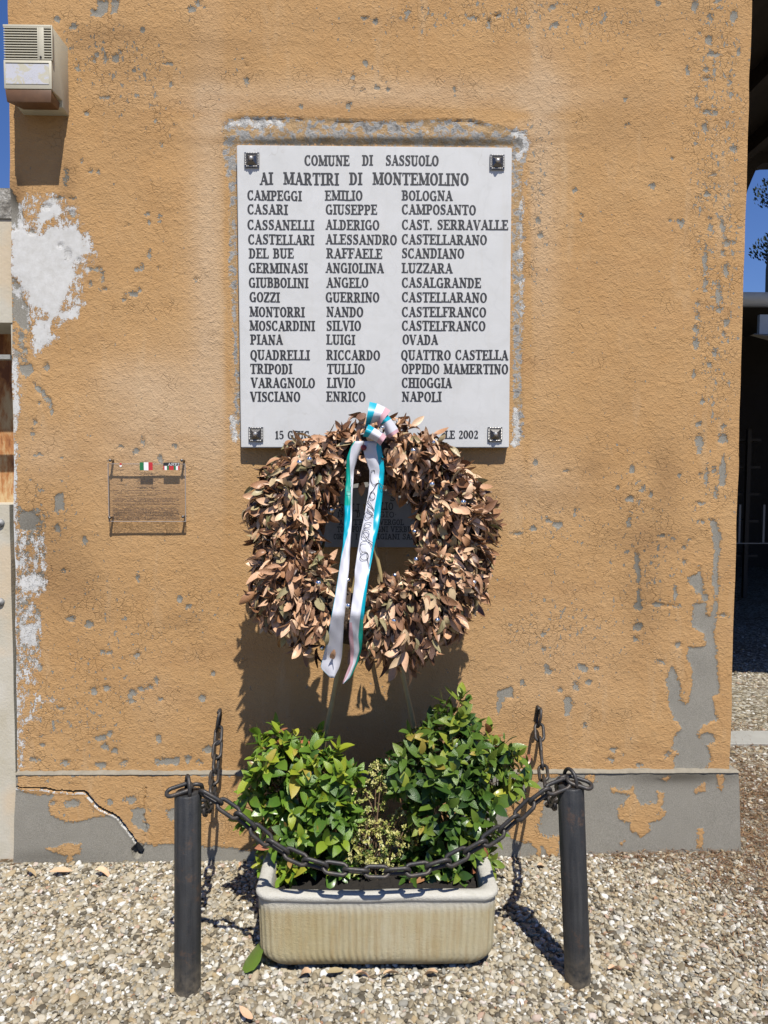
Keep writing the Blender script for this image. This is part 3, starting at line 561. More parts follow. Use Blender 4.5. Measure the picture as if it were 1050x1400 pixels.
rows = [(('CAMPEGGI',338,410),('EMILIO',444,493),('BOLOGNA',549,616)), (('CASARI',338,391),('GIUSEPPE',445,513),('CAMPOSANTO',549,648)),
 (('CASSANELLI',338,427),('ALDERIGO',445,516),('CAST. SERRAVALLE',549,692)), (('CASTELLARI',339,427),('ALESSANDRO',445,540),('CASTELLARANO',549,663)),
 (('DEL BUE',340,399),('RAFFAELE',446,520),('SCANDIANO',549,632)), (('GERMINASI',340,418),('ANGIOLINA',445,522),('LUZZARA',549,616)),
 (('GIUBBOLINI',340,419),('ANGELO',446,501),('CASALGRANDE',549,655)), (('GOZZI',341,380),('GUERRINO',445,516),('CASTELLARANO',549,663)),
 (('MONTORRI',341,414),('NANDO',446,494),('CASTELFRANCO',549,662)), (('MOSCARDINI',341,428),('SILVIO',446,491),('CASTELFRANCO',549,661)),
 (('PIANA',342,384),('LUIGI',446,483),('OVADA',550,596)), (('QUADRELLI',342,421),('RICCARDO',446,517),('QUATTRO CASTELLA',548,692)),
 (('TRIPODI',342,397),('TULLIO',447,496),('OPPIDO MAMERTINO',549,692)), (('VARAGNOLO',343,428),('LIVIO',447,483),('CHIOGGIA',549,615)), (('VISCIANO',342,408),('ENRICO',446,497),('NAPOLI',549,601))]
ys = [267,286,307,327,346,366,386,406,426,445,464,485,504,523,542]
def titem(s, x0, x1, yc, cap, Y):
    a, b = W(x0, yc+cap/2, Y), W(x1, yc+cap/2, Y); t = W(x0, yc-cap/2, Y); return (s, a.x, b.x, a.z, t.z-a.z)
O = Vector((0, YP, 0))
def words(name, s, x0, x1, y, cap, parent):
    tot = sum(GL[ch][0] for ch in s); k = (x1-x0)/tot; x = 0; cur = ''; st0 = 0
    for ch in s+' ':
        if ch == ' ':
            if cur: link(name, text_mesh(name, [titem(cur, x0+st0*k, x0+x*k, y, cap, YP)], M_INK, O, ux, uy), parent)
            cur = ''; x += GL[' '][0]; st0 = x
        else: cur += ch; x += GL[ch][0]
for r, y in zip(rows, ys):
    for s, a, b in r: words('engraved_name', s, a, b+3, y, 13.4, slab)
words('heading_word', 'COMUNE   DI   SASSUOLO', 416, 600, 219, 14, slab)
words('heading_word', 'AI  MARTIRI  DI  MONTEMOLINO', 355, 641, 244, 16.5, slab)
words('date_word', '15 GIUG', 376, 424, 594.5, 11, slab); words('date_word', 'LE 2002', 608, 654, 594, 11, slab)
sb = MB(); q = .029
sb.box((-q, -.006, -q), (q, 0, q)); n0 = len(sb.V)
sb.add([(-q*.72, -.0062, -q*.72), (q*.72, -.0062, -q*.72), (q*.72, -.0062, q*.72), (-q*.72, -.0062, q*.72), (-.009, -.017, -.009), (.009, -.017, -.009), (.009, -.017, .009), (-.009, -.017, .009)], [(0,1,5,4),(1,2,6,5),(2,3,7,6),(3,0,4,7),(4,5,6,7)])
sb.lathe([(.0, -.029), (.005, -.028), (.0085, -.024), (.009, -.020), (.006, -.0165)], n=12, m=1, axis='y')
for i in range(-3, 4):
    for (u, v) in ((i, 4), (i, -4), (4, i), (-4, i)):
        cx_, cz_ = u*q/4.6, v*q/4.6; sb.lathe([(0, -.0105), (.0028, -.009), (.0036, -.0055)], (cx_, 0, cz_), 6, 1, axis='y')
STUD = sb.me('rosette', [M_CHROME, M_BEAD])
for px, py in ((344.5, 219.5), (679.5, 222.5), (350, 594), (676.5, 594)):
    link('corner_rosette', STUD, slab, Matrix.Translation(W(px, py, YP)))

# the smaller slab half hidden behind the wreath
Y2 = -.022; a = W(432, 638, Y2); b_ = W(604, 748.5, Y2)
sl2 = empty('lower_plaque', (0.5*(a.x+b_.x), Y2, b_.z), 'small grey marble plaque with capital lettering seen through the wreath opening', 'plaque')
m2 = MB().box((a.x, Y2, b_.z), (b_.x, .01, a.z)).me('slab', M_SLAB, False, .002); link('slab', m2, sl2)
O2 = Vector((0, Y2, 0))
for its in ([('S', 533, 541, 681)], [('S', 463, 470, 694), ('LI', 480, 492, 694), ('LIO', 520, 538, 692)], [('19', 461, 470, 703.5), ('D', 487, 493, 703.5), ('GIO·', 518, 543, 703.5)],
            [('A', 463, 470, 714), ('TE', 483, 497, 714), ('VERGOL', 519, 552, 714)], [('TO', 461, 470, 723.5), ('FOR', 481, 497, 723.5), ('GNI VERBU', 515, 563, 723.5)], [('CORP', 456, 472, 733.5), ('I', 486, 489, 733.5), ('TIGIANI SAS', 510, 567, 733.5)]):
    for s, x0, x1, y in its: link('text_word', text_mesh('text_word', [titem(s, x0, x1, y, 7.5 if y != 694 and y != 692 else 10, Y2)], M_INK, O2, ux, uy, .0008, True), sl2)
# ============================================================ acrylic notice
YA = -.034; ca = [W(147.5, 634, YA), W(253, 632.5, YA), W(254, 713, YA), W(149, 713, YA)]
ac = empty('acrylic_notice', (W(200, 713, YA).x, YA, W(200, 713, YA).z), 'clear acrylic notice on four standoffs with small printed text, flag and badges', 'notice')
n = N('clear_acrylic'); tr = n.n('ShaderNodeBsdfTransparent', {0: (.955, .945, .94, 1)}); gl = n.n('ShaderNodeBsdfGlossy', {0: (1, 1, 1, 1), 'Roughness': .08})
fr = n.n('ShaderNodeFresnel', {0: 1.35}); mx = n.n('ShaderNodeMixShader', {0: fr}); mx.inputs[0].default_value = .04; [n.t.links.remove(l) for l in list(mx.inputs[0].links)]; n.t.links.new(tr.outputs[0], mx.inputs[1]); n.t.links.new(gl.outputs[0], mx.inputs[2]); n.t.links.new(mx.outputs[0], n.out.inputs[0]); M_ACR = n.m
xa, xb, za, zb = ca[0].x, ca[1].x, ca[2].z, ca[0].z
link('panel', MB().box((xa, YA, za), (xb, YA+.004, zb)).me('panel', M_ACR), ac)
M_ACE = m_plain('acrylic_edge', (.30, .27, .25), .3)
eb = MB(); 
for lo_, hi_ in (((xa-.001, YA-.0005, za-.001), (xa+.0012, YA+.0045, zb+.001)), ((xb-.0012, YA-.0005, za-.001), (xb+.001, YA+.0045, zb+.001)), ((xa+.0015, YA-.0005, zb-.0012), (xb-.0015, YA+.0045, zb+.001)), ((xa+.0015, YA-.0005, za-.001), (xb-.0015, YA+.0045, za+.0012))): eb.box(lo_, hi_)
link('panel_edge', eb.me('panel_edge', M_ACE), ac)
so = MB().lathe([(.0, -.010), (.004, -.0095), (.0058, -.007), (.006, -.002), (.0045, -.001), (.0045, .036)], n=14, axis='y').me('standoff', M_CHROME, True)
for px, py in ((151, 629.5), (249, 629.5), (150.5, 708), (250.5, 706.5)): link('standoff', so, ac, Matrix.Translation(W(px, py, YA)))
M_PRINT = m_plain('brown_black_print', (.05, .035, .03), .6)
pr = MB(); rr = random.Random(3)
def dash(x0, x1, y, hgt=.7, dens=1.0):
    x = x0; hgt *= .85; dens *= .92
    while x < x1-1:
        L = rr.uniform(.8, 4.2); p0 = W(x, y-hgt/2, YA); p1 = W(min(x+L, x1), y+hgt/2, YA)
        if rr.random() < dens: pr.add([(p0.x, YA-.0004, p1.z), (p1.x, YA-.0004, p1.z), (p1.x, YA-.0004, p0.z), (p0.x, YA-.0004, p0.z)], [(0, 1, 2, 3)])
        x += L+rr.uniform(.35, .8)
for y, a, b in [(646.7,183,217),(648.5,190,212),(656.4,184,216),(658.5,187,213),(662,190,208),(664.5,191,210),(666.5,188,214),(668.5,190,211),(642.5,158,170),(653,158,174)]: dash(a, b, y, .9, .95)
for y, a, b in [(670.5,154,233),(674,154,245),(676,156,160),(678.3,154,185)]+[(681.0+i*1.55,154,245) for i in range(4)]+[(688,154,245),(689.8,154,246),(691.5,154,184)]+[(695.2+i*1.5,154,245) for i in range(11)]+[(713.6,154,200),(716.8,154,190)]:
    if y < 712: dash(a, b, y, .75, .93)
link('printed_text', pr.me('printed_text', M_PRINT), ac, kind='stuff')
def pcard(x0, y0, x1, y1, mat, mb, off=.0008, m=0):
    a, b = W(x0, y0, YA), W(x1, y1, YA); mb.box((a.x, YA-off, b.z), (b.x, YA-.0002, a.z), m)
M_R, M_Gn, M_Wh, M_Bk = m_plain('flag_red', (.45, .025, .03), .5), m_plain('flag_green', (.015, .15, .05), .5), m_plain('flag_white', (.75, .74, .72), .5), m_plain('badge_black', (.02, .02, .02), .5)
fb = MB(); pcard(191, 632, 196.6, 643, 0, fb, m=0); pcard(196.6, 632, 203, 643, 0, fb, m=1); pcard(203, 632, 208.8, 643, 0, fb, m=2)
link('flag', fb.me('flag', [M_Gn, M_Wh, M_R]), ac)
bb = MB(); pcard(223.3, 632.3, 245.5, 637, 0, bb, m=0)
for x0, x1, m in ((223.3,225,2),(225,228.3,1),(228.3,231,3),(231,237.5,2),(237.5,240.5,3),(240.5,243.5,1),(243.5,245.5,2)): pcard(x0, 637, x1, 642.6, 0, bb, m=m)
link('badge', bb.me('badge', [M_Bk, M_Wh, M_R, M_Gn]), ac)
link('badge_lettering', text_mesh('badge_lettering', [titem('ANPI', 229.5, 245, 634.7, 3.2, YA-.001)], M_Wh, Vector((0, YA-.001, 0)), ux, uy, .0004, True), ac)
cb = MB(); p = W(165, 634.5, YA); cb.lathe([(0, -.002), (.004, -.0018), (.0045, 0)], p, 10, 0, 'y'); p2 = W(165, 637, YA); cb.lathe([(0, -.0015), (.0045, -.0012), (.005, .0)], p2, 10, 1, 'y')
link('crest', cb.me('crest', [M_R, M_Wh]), ac)

# ============================================================ vented wall unit
YB = -.135; f0, f1 = W(6, 35, YB), W(73, 125, YB); zt, zb_ = f0.z, f1.z; zl = W(85, 155, -.02).z
vb = empty('vented_wall_box', (f0.x, 0, zl), 'beige plastic vented box with brown underside mounted high on the wall corner', 'wall unit')
x0, x1 = f0.x, f1.x; prof = [(YB, zb_), (YB, zt-.012), (YB+.012, zt), (0.012, zt+.004), (0.012, zl), (-.052, zl+.006), (-.058, zl+.03), (YB+.004, zb_)]
bd = MB(); k = len(prof)
bd.add([(x0, y, z) for y, z in prof]+[(x1, y, z) for y, z in prof], [(i, i+k, (i+1) % k+k, (i+1) % k) for i in range(k)]+[tuple(range(k)), tuple(range(2*k-1, k-1, -1))])
link('housing', smoothangle(bd.me('housing', M_BEIGE, False, .0025), 35), vb)
zv1 = W(40, 38, YB).z; zv0 = W(40, 84, YB).z
rc = MB(); sx = [(x0+.002, W(53, 60, YB).x), (W(62, 60, YB).x, W(73.5, 60, YB).x-.004)]
for a, b in sx: rc.box((a, YB-.0015, zv0), (b, YB+.001, zv1))
link('vent_shade_sheet', rc.me('vent_shade_sheet', M_DARK), vb)  # near-black sheet stands in for the shade between the slats
ns = 13
for si, (a, b) in enumerate(sx):
    sm = MB().add([(a, YB-.0125, 0), (b, YB-.0125, 0), (b, YB-.0125, .0035), (a, YB-.0125, .0035), (a, YB-.002, .0062), (b, YB-.002, .0062), (b, YB-.002, .0022), (a, YB-.002, .0022)], [(0,1,2,3),(3,2,5,4),(7,6,1,0),(4,5,6,7),(0,3,4,7),(1,6,5,2)]).me('slat', M_BEIGE)
    for i in range(ns): link('slat', sm, vb, Matrix.Translation((0, 0, zv0+(zv1-zv0)*(i+.1)/ns)))
fr_ = MB()
for a, b in sx: fr_.box((b, YB-.013, zv0-.002), (b+.0035, YB-.0005, zv1+.004))
fr_.box((sx[0][1]+.0035, YB-.0128, zv0), (sx[1][0], YB-.0005, zv1+.0038)); fr_.box((x0, YB-.0131, zv1+.004), (x1, YB-.0005, zt-.012)); fr_.box((x0, YB-.0131, zb_+.002), (x1, YB-.0005, zv0-.0025))
link('front_frame', smoothangle(fr_.me('front_frame', M_BEIGE, False, .0012)), vb)
n = N('faded_sticker'); s_ = n.noise(22, 5, .7, None, 1.0)
cc = n.mix(n.ramp(s_, .46, .5), (.46, .43, .33), (.47, .47, .50)); ln_ = n.noise(60, 3, .6, n.map((1, 1, 2)), 2.0); cc = n.mix(n.math('MULTIPLY', n.ramp(n.math('ABSOLUTE', n.math('SUBTRACT', ln_, .5)), .0, .012, 1, 0), n.ramp(n.noise(12, 2), .48, .6)), cc, (.08, .07, .07))
M_STK = n.fin(cc, .6); a, b = W(10, 90, YB), W(69.5, 118, YB)
link('faded_label', MB().box((a.x, YB-.0145, b.z), (b.x, YB-.0133, a.z)).me('faded_label', M_STK), vb)
link('slot_shade_strip', MB().box((a.x, YB-.0142, a.z+.0015), (b.x, YB-.0133, a.z+.0045)).me('slot_shade_strip', M_DARK), vb)  # raised black strip paints the shade of a slot above the label
bz = W(50, 148, -.075).z; br = MB(); xe = x1-.012
br.add([(x0+.002, YB-.012, zb_), (x1-.002, YB-.012, zb_), (x1-.006, YB-.008, zb_-.045), (x0+.006, YB-.008, zb_-.045), (x0+.03, -.062, bz), (x1-.012, -.062, bz), (x1-.012, -.05, zb_), (x0+.02, -.05, zb_)], [(0,3,2,1),(3,4,5,2),(4,7,6,5),(7,0,1,6),(0,7,4,3),(1,2,5,6)])
bmx = br.me('lower_cover', M_BROWN, False, .003); link('lower_cover', smoothangle(bmx), vb)
link('knob', MB().lathe([(0, -.0165), (.0035, -.016), (.004, -.013)], (W(58, 81, YB).x, YB, W(58, 81, YB).z), 10, 0, 'y').me('knob', M_DARK), vb)

# ============================================================ neighbouring outbuilding at the left
YN = .012; zn1 = W(8, 258, YN).z
nb = empty('outbuilding', (-2.4, YN, 0), 'pale plastered outbuilding with rusty steel shutter adjoining the left corner', 'outbuilding')
xr_ = lambda z: XL(z)+.004; xl_ = -3.6; wz0, wz1 = W(8, 690, YN).z, W(8, 441, YN).z; wx1 = W(17, 560, YN).x
def quadbox(x0, x1f, z0, z1, y0, y1, mat, name, seg=14, wob=.004):
    m = MB(); zz = [z0+(z1-z0)*i/seg for i in range(seg+1)]
    for z in zz:
        x1 = x1f(z) if callable(x1f) else x1f; j = random.uniform(-wob, wob)
        m.V += [(x0, y0, z), (x1+j*.3, y0, z), (x1, y1, z), (x0, y1, z)]
    for i in range(seg):
        for j in range(4): m.F.append((i*4+j, i*4+(j+1) % 4, i*4+4+(j+1) % 4, i*4+4+j)); m.M.append(0)
    m.F += [(3, 2, 1, 0), (seg*4, seg*4+1, seg*4+2, seg*4+3)]; m.M += [0, 0]
    return m.me(name, mat)
link('wall', quadbox(xl_, lambda z: W(17, 900, YN).x+.002, -.1, wz0, YN, 3.5, M_PLASTER, 'wall'), nb)
link('wall', quadbox(xl_, lambda z: XL(z)+.004, wz1, W(8, 300, YN).z, YN, 3.5, M_PLASTER, 'wall'), nb)
link('wall', quadbox(xl_, -2.35, wz0+.002, wz1-.002, YN, 3.5, M_PLASTER, 'wall'), nb)
link('reveal', MB().box((wx1, YN+.004, wz0+.002), (XL(1.6)+.02, .6, wz1-.002)).me('reveal', M_PLASTER), nb)
link('coping', quadbox(xl_, lambda z: XL(z)+.003, W(8, 300, YN).z+.002, zn1, YN-.006, 3.5, M_RUBBLE, 'coping', 16, .012), nb)
sh = link('steel_shutter', MB().box((-2.33, .25, wz0), (wx1, .27, wz1)).me('steel_shutter', M_RUST), nb)
link('shutter_bar', MB().box((-2.34, -.004, W(8, 491, 0).z), (wx1+.003, .03, W(8, 485, 0).z)).me('shutter_bar', M_CONC), nb)
bo = MB().lathe([(0, -.020), (.006, -.019), (.009, -.014), (.016, -.012), (.019, -.008), (.021, 0)], n=16, axis='y'); bo.box((-.024, -.008, -.020), (.010, .0, .020)); bom = bo.me('bolt_plate', m_plain('grey_zinc', (.22, .22, .21), .6, .2, .4, 40), True)
for px, py in ((1, 715), (1, 823)): link('bolt_plate', bom, nb, Matrix.Translation(W(px, py, YN)) @ Matrix.Scale(.8, 4))

# ============================================================ right-hand yard: canopy, shed, cypress
cn = empty('entrance_canopy', (1.5, .3, 0), 'timber canopy, coloured dark for its shaded underside, with curved brace high beside the ochre corner', 'canopy')
cx0 = XR(4.0)+.01
link('roof', MB().box((cx0, .35, 4.2), (5.5, 3.0, 4.34)).me('roof', M_SHADEWOOD), cn)
for i in range(9): link('rafter', MB().box((cx0+.02+i*.45, .36, 4.08), (cx0+.09+i*.45, 2.98, 4.198)).me('rafter', M_SHADEWOOD), cn)
# curved brace: traced in the plane y = 2.9
Yb = 2.9; cur = [(1015,310),(1018,276),(1022,260),(1028,245),(1035,229),(1041,224),(1052,222),(1120,220)]
top = W(1000, 150, Yb).z; P2 = [W(x, y, Yb) for x, y in cur]; m = MB()
P2 = [Vector((P2[0].x-.5, Yb, P2[0].z-.3))]+P2
for p in P2: m.V += [(p.x, Yb, p.z), (p.x, Yb, 4.3), (p.x, Yb+.14, p.z), (p.x, Yb+.14, 4.3)]
for i in range(len(P2)-1):
    a = i*4; m.F += [(a, a+4, a+5, a+1), (a+2, a+3, a+7, a+6), (a, a+2, a+6, a+4)]; m.M += [0]*3
link('curved_brace', m.me('curved_brace', M_SHADEWOOD), cn)
link('post', MB().box((5.2, .4, -.05), (5.35, .55, 4.2)).me('post', M_SHADEWOOD), cn); link('post', MB().box((5.2, 2.8, -.05), (5.35, 2.95, 4.08)).me('post', M_SHADEWOOD), cn)

sd = empty('storage_shed', (4.5, 5, 0), 'open shed, coloured dark for its deep shade, with zinc gutter standing behind the wall corner', 'shed')
Ys = 3.6; ze = W(1030, 412, Ys).z; xs0 = 1.2
link('roof', MB().add([(xs0, Ys, ze+.05), (9, Ys, ze+.05), (9, 9.5, ze+.9), (xs0, 9.5, ze+.9), (xs0, Ys, ze-.02), (9, Ys, ze-.02), (9, 9.5, ze+.83), (xs0, 9.5, ze+.83)], [(0,1,2,3),(7,6,5,4),(0,4,5,1),(1,5,6,2),(2,6,7,3),(3,7,4,0)]).me('roof', M_SHADEWOOD), sd)
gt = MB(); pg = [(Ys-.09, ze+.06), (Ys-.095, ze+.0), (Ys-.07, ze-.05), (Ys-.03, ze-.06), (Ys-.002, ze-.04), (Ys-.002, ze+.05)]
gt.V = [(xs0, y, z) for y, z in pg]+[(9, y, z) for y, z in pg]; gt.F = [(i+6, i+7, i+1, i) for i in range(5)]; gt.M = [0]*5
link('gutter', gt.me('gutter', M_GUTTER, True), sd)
link('back_wall', MB().box((xs0, 9.3, 0), (9, 9.45, ze+.8)).me('back_wall', M_SHADEWOOD), sd); link('side_wall', MB().box((8.9, Ys, 0), (9.0, 9.3, ze)).me('side_wall', M_SHADEWOOD), sd); link('side_wall', MB().box((xs0-.02, 5.1, 0), (xs0+.02, 9.3, ze)).me('side_wall', M_SHADEWOOD), sd)
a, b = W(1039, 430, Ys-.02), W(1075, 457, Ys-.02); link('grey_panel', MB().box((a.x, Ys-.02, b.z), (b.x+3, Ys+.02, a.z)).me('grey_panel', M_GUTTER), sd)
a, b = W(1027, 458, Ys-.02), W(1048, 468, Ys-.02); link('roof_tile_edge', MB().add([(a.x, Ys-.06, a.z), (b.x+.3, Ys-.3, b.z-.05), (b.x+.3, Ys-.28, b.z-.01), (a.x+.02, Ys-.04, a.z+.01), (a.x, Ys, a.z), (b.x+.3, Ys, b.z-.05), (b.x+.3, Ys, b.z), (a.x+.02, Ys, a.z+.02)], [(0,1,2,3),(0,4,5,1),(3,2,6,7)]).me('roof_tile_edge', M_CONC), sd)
for z in (.55, 1.0, 1.35, 1.7, 2.05): link('shelf', MB().box((1.6, 6.2, z), (5, 6.6, z+.03)).me('shelf', M_SHADEWOOD), sd)
for x in (2.15, 3.4, 4.8): link('shelf_post', MB().box((x, 6.15, 0), (x+.05, 6.2, 2.2)).me('shelf_post', M_SHADEWOOD), sd)
lad = [W(1011, 730, 5.6), W(1011, 742, 5.6)]
rk = empty('metal_rack', (2.4, 5.6, 0), 'thin pale metal rack leaning in the deep shade of the shed', 'rack')
M_RK = m_plain('pale_metal', (.16, .16, .16), .5)
for px in (1011, 1044): p = W(px, 730, 5.6); link('upright', MB().box((p.x-.012, 5.6, W(px, 742, 5.6).z), (p.x+.012, 5.62, W(px, 690, 5.6).z)).me('upright', M_RK), rk)
a = W(1005, 742, 5.6); b = W(1060, 741, 5.6); link('rail', MB().box((a.x, 5.59, a.z-.012), (b.x, 5.6, a.z)).me('rail', M_RK), rk)
rk.parent = None

M_CYP = m_leaf('cypress_foliage', [(0, (.008, .018, .008)), (1, (.028, .055, .02))], .8, .05)
M_NEEDLE = m_leaf('dry_needles', [(0, (.09, .045, .022)), (.6, (.20, .105, .05)), (1, (.33, .22, .11))], .8, .05)
def leafgrid(L, Wd, fold, curl, twist, tip=1.0, n=5, w2=.35):
    V = []; F_ = []
    for i in range(n+1):
        t = i/n; wd = Wd/2*(math.sin(math.pi*min(1, t*.96+.04)**.85))**.8*(1 if t < 1 else 0); a = curl*t; y = L*(math.sin(a)/curl if abs(curl) > .01 else t); z = -L*((1-math.cos(a))/curl if abs(curl) > .01 else 0); tw = twist*t
        for sx in (-1, 0, 1):
            x = sx*wd; dz = abs(sx)*wd*fold; V.append((x*math.cos(tw)-dz*math.sin(tw), y, z+dz*math.cos(tw)+x*math.sin(tw)))
    for i in range(n):
        for j in (0, 1): F_.append((i*3+j, i*3+j+1, i*3+j+4, i*3+j+3))
    return np.array(V), F_
def frame(d, nrm):
    d = Vector(d).normalized(); nrm = Vector(nrm); x = d.cross(nrm)
    if x.length < 1e-4: x = d.cross(Vector((1, .3, .2)))
    x.normalize(); z = x.cross(d); M = Matrix((x, d, z)).transposed().to_4x4(); return M
class Foliage:
    """leaves of one plant: the ones that show largest are single objects, the rest one mesh"""
    def __init__(s, variants, mat, name='leaf'):
        s.var = variants; s.mat = mat; s.items = []; s.name = name; s.ntint = 8; s.cache = {}
    def add(s, M, scale, tint, v=None): s.items.append((M, scale, tint, random.randrange(len(s.var)) if v is None else v))
    def build(s, parent, nsingle, key):
        s.items.sort(key=lambda it: key(it[0].translation))
        for M, sc, ti, v in s.items[:nsingle]:
            tq = min(s.ntint-1, int(ti*s.ntint)); kk = (v, tq)
            if kk not in s.cache:
                V, Fc = s.var[v]; me = mesh(s.name, V, Fc, s.mat, True); at = me.attributes.new('tint', 'FLOAT', 'POINT'); at.data.foreach_set('value', np.full(len(V), (tq+.5)/s.ntint, np.float32)); s.cache[kk] = me
            link(s.name, s.cache[kk], parent, M @ Matrix.Scale(sc, 4))
        rest = s.items[nsingle:]
        if not rest: return
        VV, QQ, TT = [], [], []; n0 = 0
        for M, sc, ti, v in rest:
            V, Fc = s.var[v]; A = np.array(M)[:3, :3]*sc; VV.append(V @ A.T+np.array(M.translation)); QQ.append(np.array(Fc)+n0); TT.append(np.full(len(V), ti)); n0 += len(V)
        me = npmesh('leaves', np.concatenate(VV), np.concatenate(QQ), s.mat, True); at = me.attributes.new('tint', 'FLOAT', 'POINT'); at.data.foreach_set('value', np.concatenate(TT).astype(np.float32))
        link('leaves', me, parent, kind='stuff')
rnd = random.Random(11); RU = rnd.uniform
def rdir():
    z = RU(-1, 1); a = RU(0, 6.283); r = math.sqrt(1-z*z); return Vector((r*math.cos(a), r*math.sin(a), z))
# cypress
Yc = 12.0; e = W(1046, 300, Yc); e = W(1050, 300, Yc); cyp = empty('cypress_tree', (e.x+1.15, Yc, 0), 'dark green cypress rising behind the shed roof at the right edge', 'tree')
link('trunk', MB().tube([(e.x+1.15, Yc, 0), (e.x+1.15, Yc, 9.5)], [.16, .04], 8).me('trunk', M_STEM), cyp)
sp = Foliage([leafgrid(1, .5, .3, .4, 0, n=2)], M_CYP, 'spray')
link('inner_crown', MB().lathe([(1.02, .6), (1.06, 3), (1.08, 6), (.9, 8), (.5, 9.6), (.02, 10.6)], (e.x+1.2, Yc, 0), 18).me('inner_crown', M_CYP), cyp)
for i in range(30000):
    z = RU(1.0, 10.5); R = 1.2*min(1, (11-z)/3)*(.82+.22*math.sin(z*5.1)+.12*math.sin(z*11)); a = RU(0, 6.283); r = R*math.sqrt(RU(.5, 1.04))
    sp.add(Matrix.Translation((e.x+1.2+r*math.cos(a), Yc+r*math.sin(a), z)) @ frame((math.cos(a)*.6, math.sin(a)*.6, 1)+rdir()*.3 if False else Vector((math.cos(a)*.6, math.sin(a)*.6, 1))+rdir()*.4, rdir()), RU(.05, .10), RU(0, 1))
sp.build(cyp, 0, lambda p: 0)

# ============================================================ ground
def gz(x, y): return .028*max(0, min(1, (x-.2)/1.2))*max(0, min(1, (y+.9)/.9))-.0
gx = np.concatenate([[-80, -20, -8, -5], np.linspace(-3.5, 6, 96), [9, 14, 30, 90]]); gy = np.concatenate([[-60, -15, -6, -4], np.linspace(-2.9, 6, 90), [9, 14, 30, 60, 160]])
GXX, GYY = np.meshgrid(gx, gy); GZ = np.vectorize(gz)(GXX, np.minimum(GYY, 0))+.012*(vnoise(GXX, GYY, 1.3, 21)-.5)*((np.abs(GXX) < 7) & (np.abs(GYY) < 7))-.007
idx = np.arange(GXX.size).reshape(GXX.shape); Q = np.stack([idx[:-1, :-1], idx[:-1, 1:], idx[1:, 1:], idx[1:, :-1]], -1).reshape(-1, 4)
link('ground', npmesh('ground', np.stack([GXX.ravel(), GYY.ravel(), GZ.ravel()], 1), Q, M_GG, True), kind='structure')
def gh(X, Y): return .028*np.clip((X-.2)/1.2, 0, 1)*np.clip((Y+.9)/.9, 0, 1)+.012*(vnoise(X, Y, 1.3, 21)-.5)-.007
a, b = G(1000, 1018, .03), G(1000, 1000, .03)
link('concrete_path', MB().box((1.47, a.y, -.02), (8, b.y, .036)).me('concrete_path', M_CONC, False, .004), kind='structure')

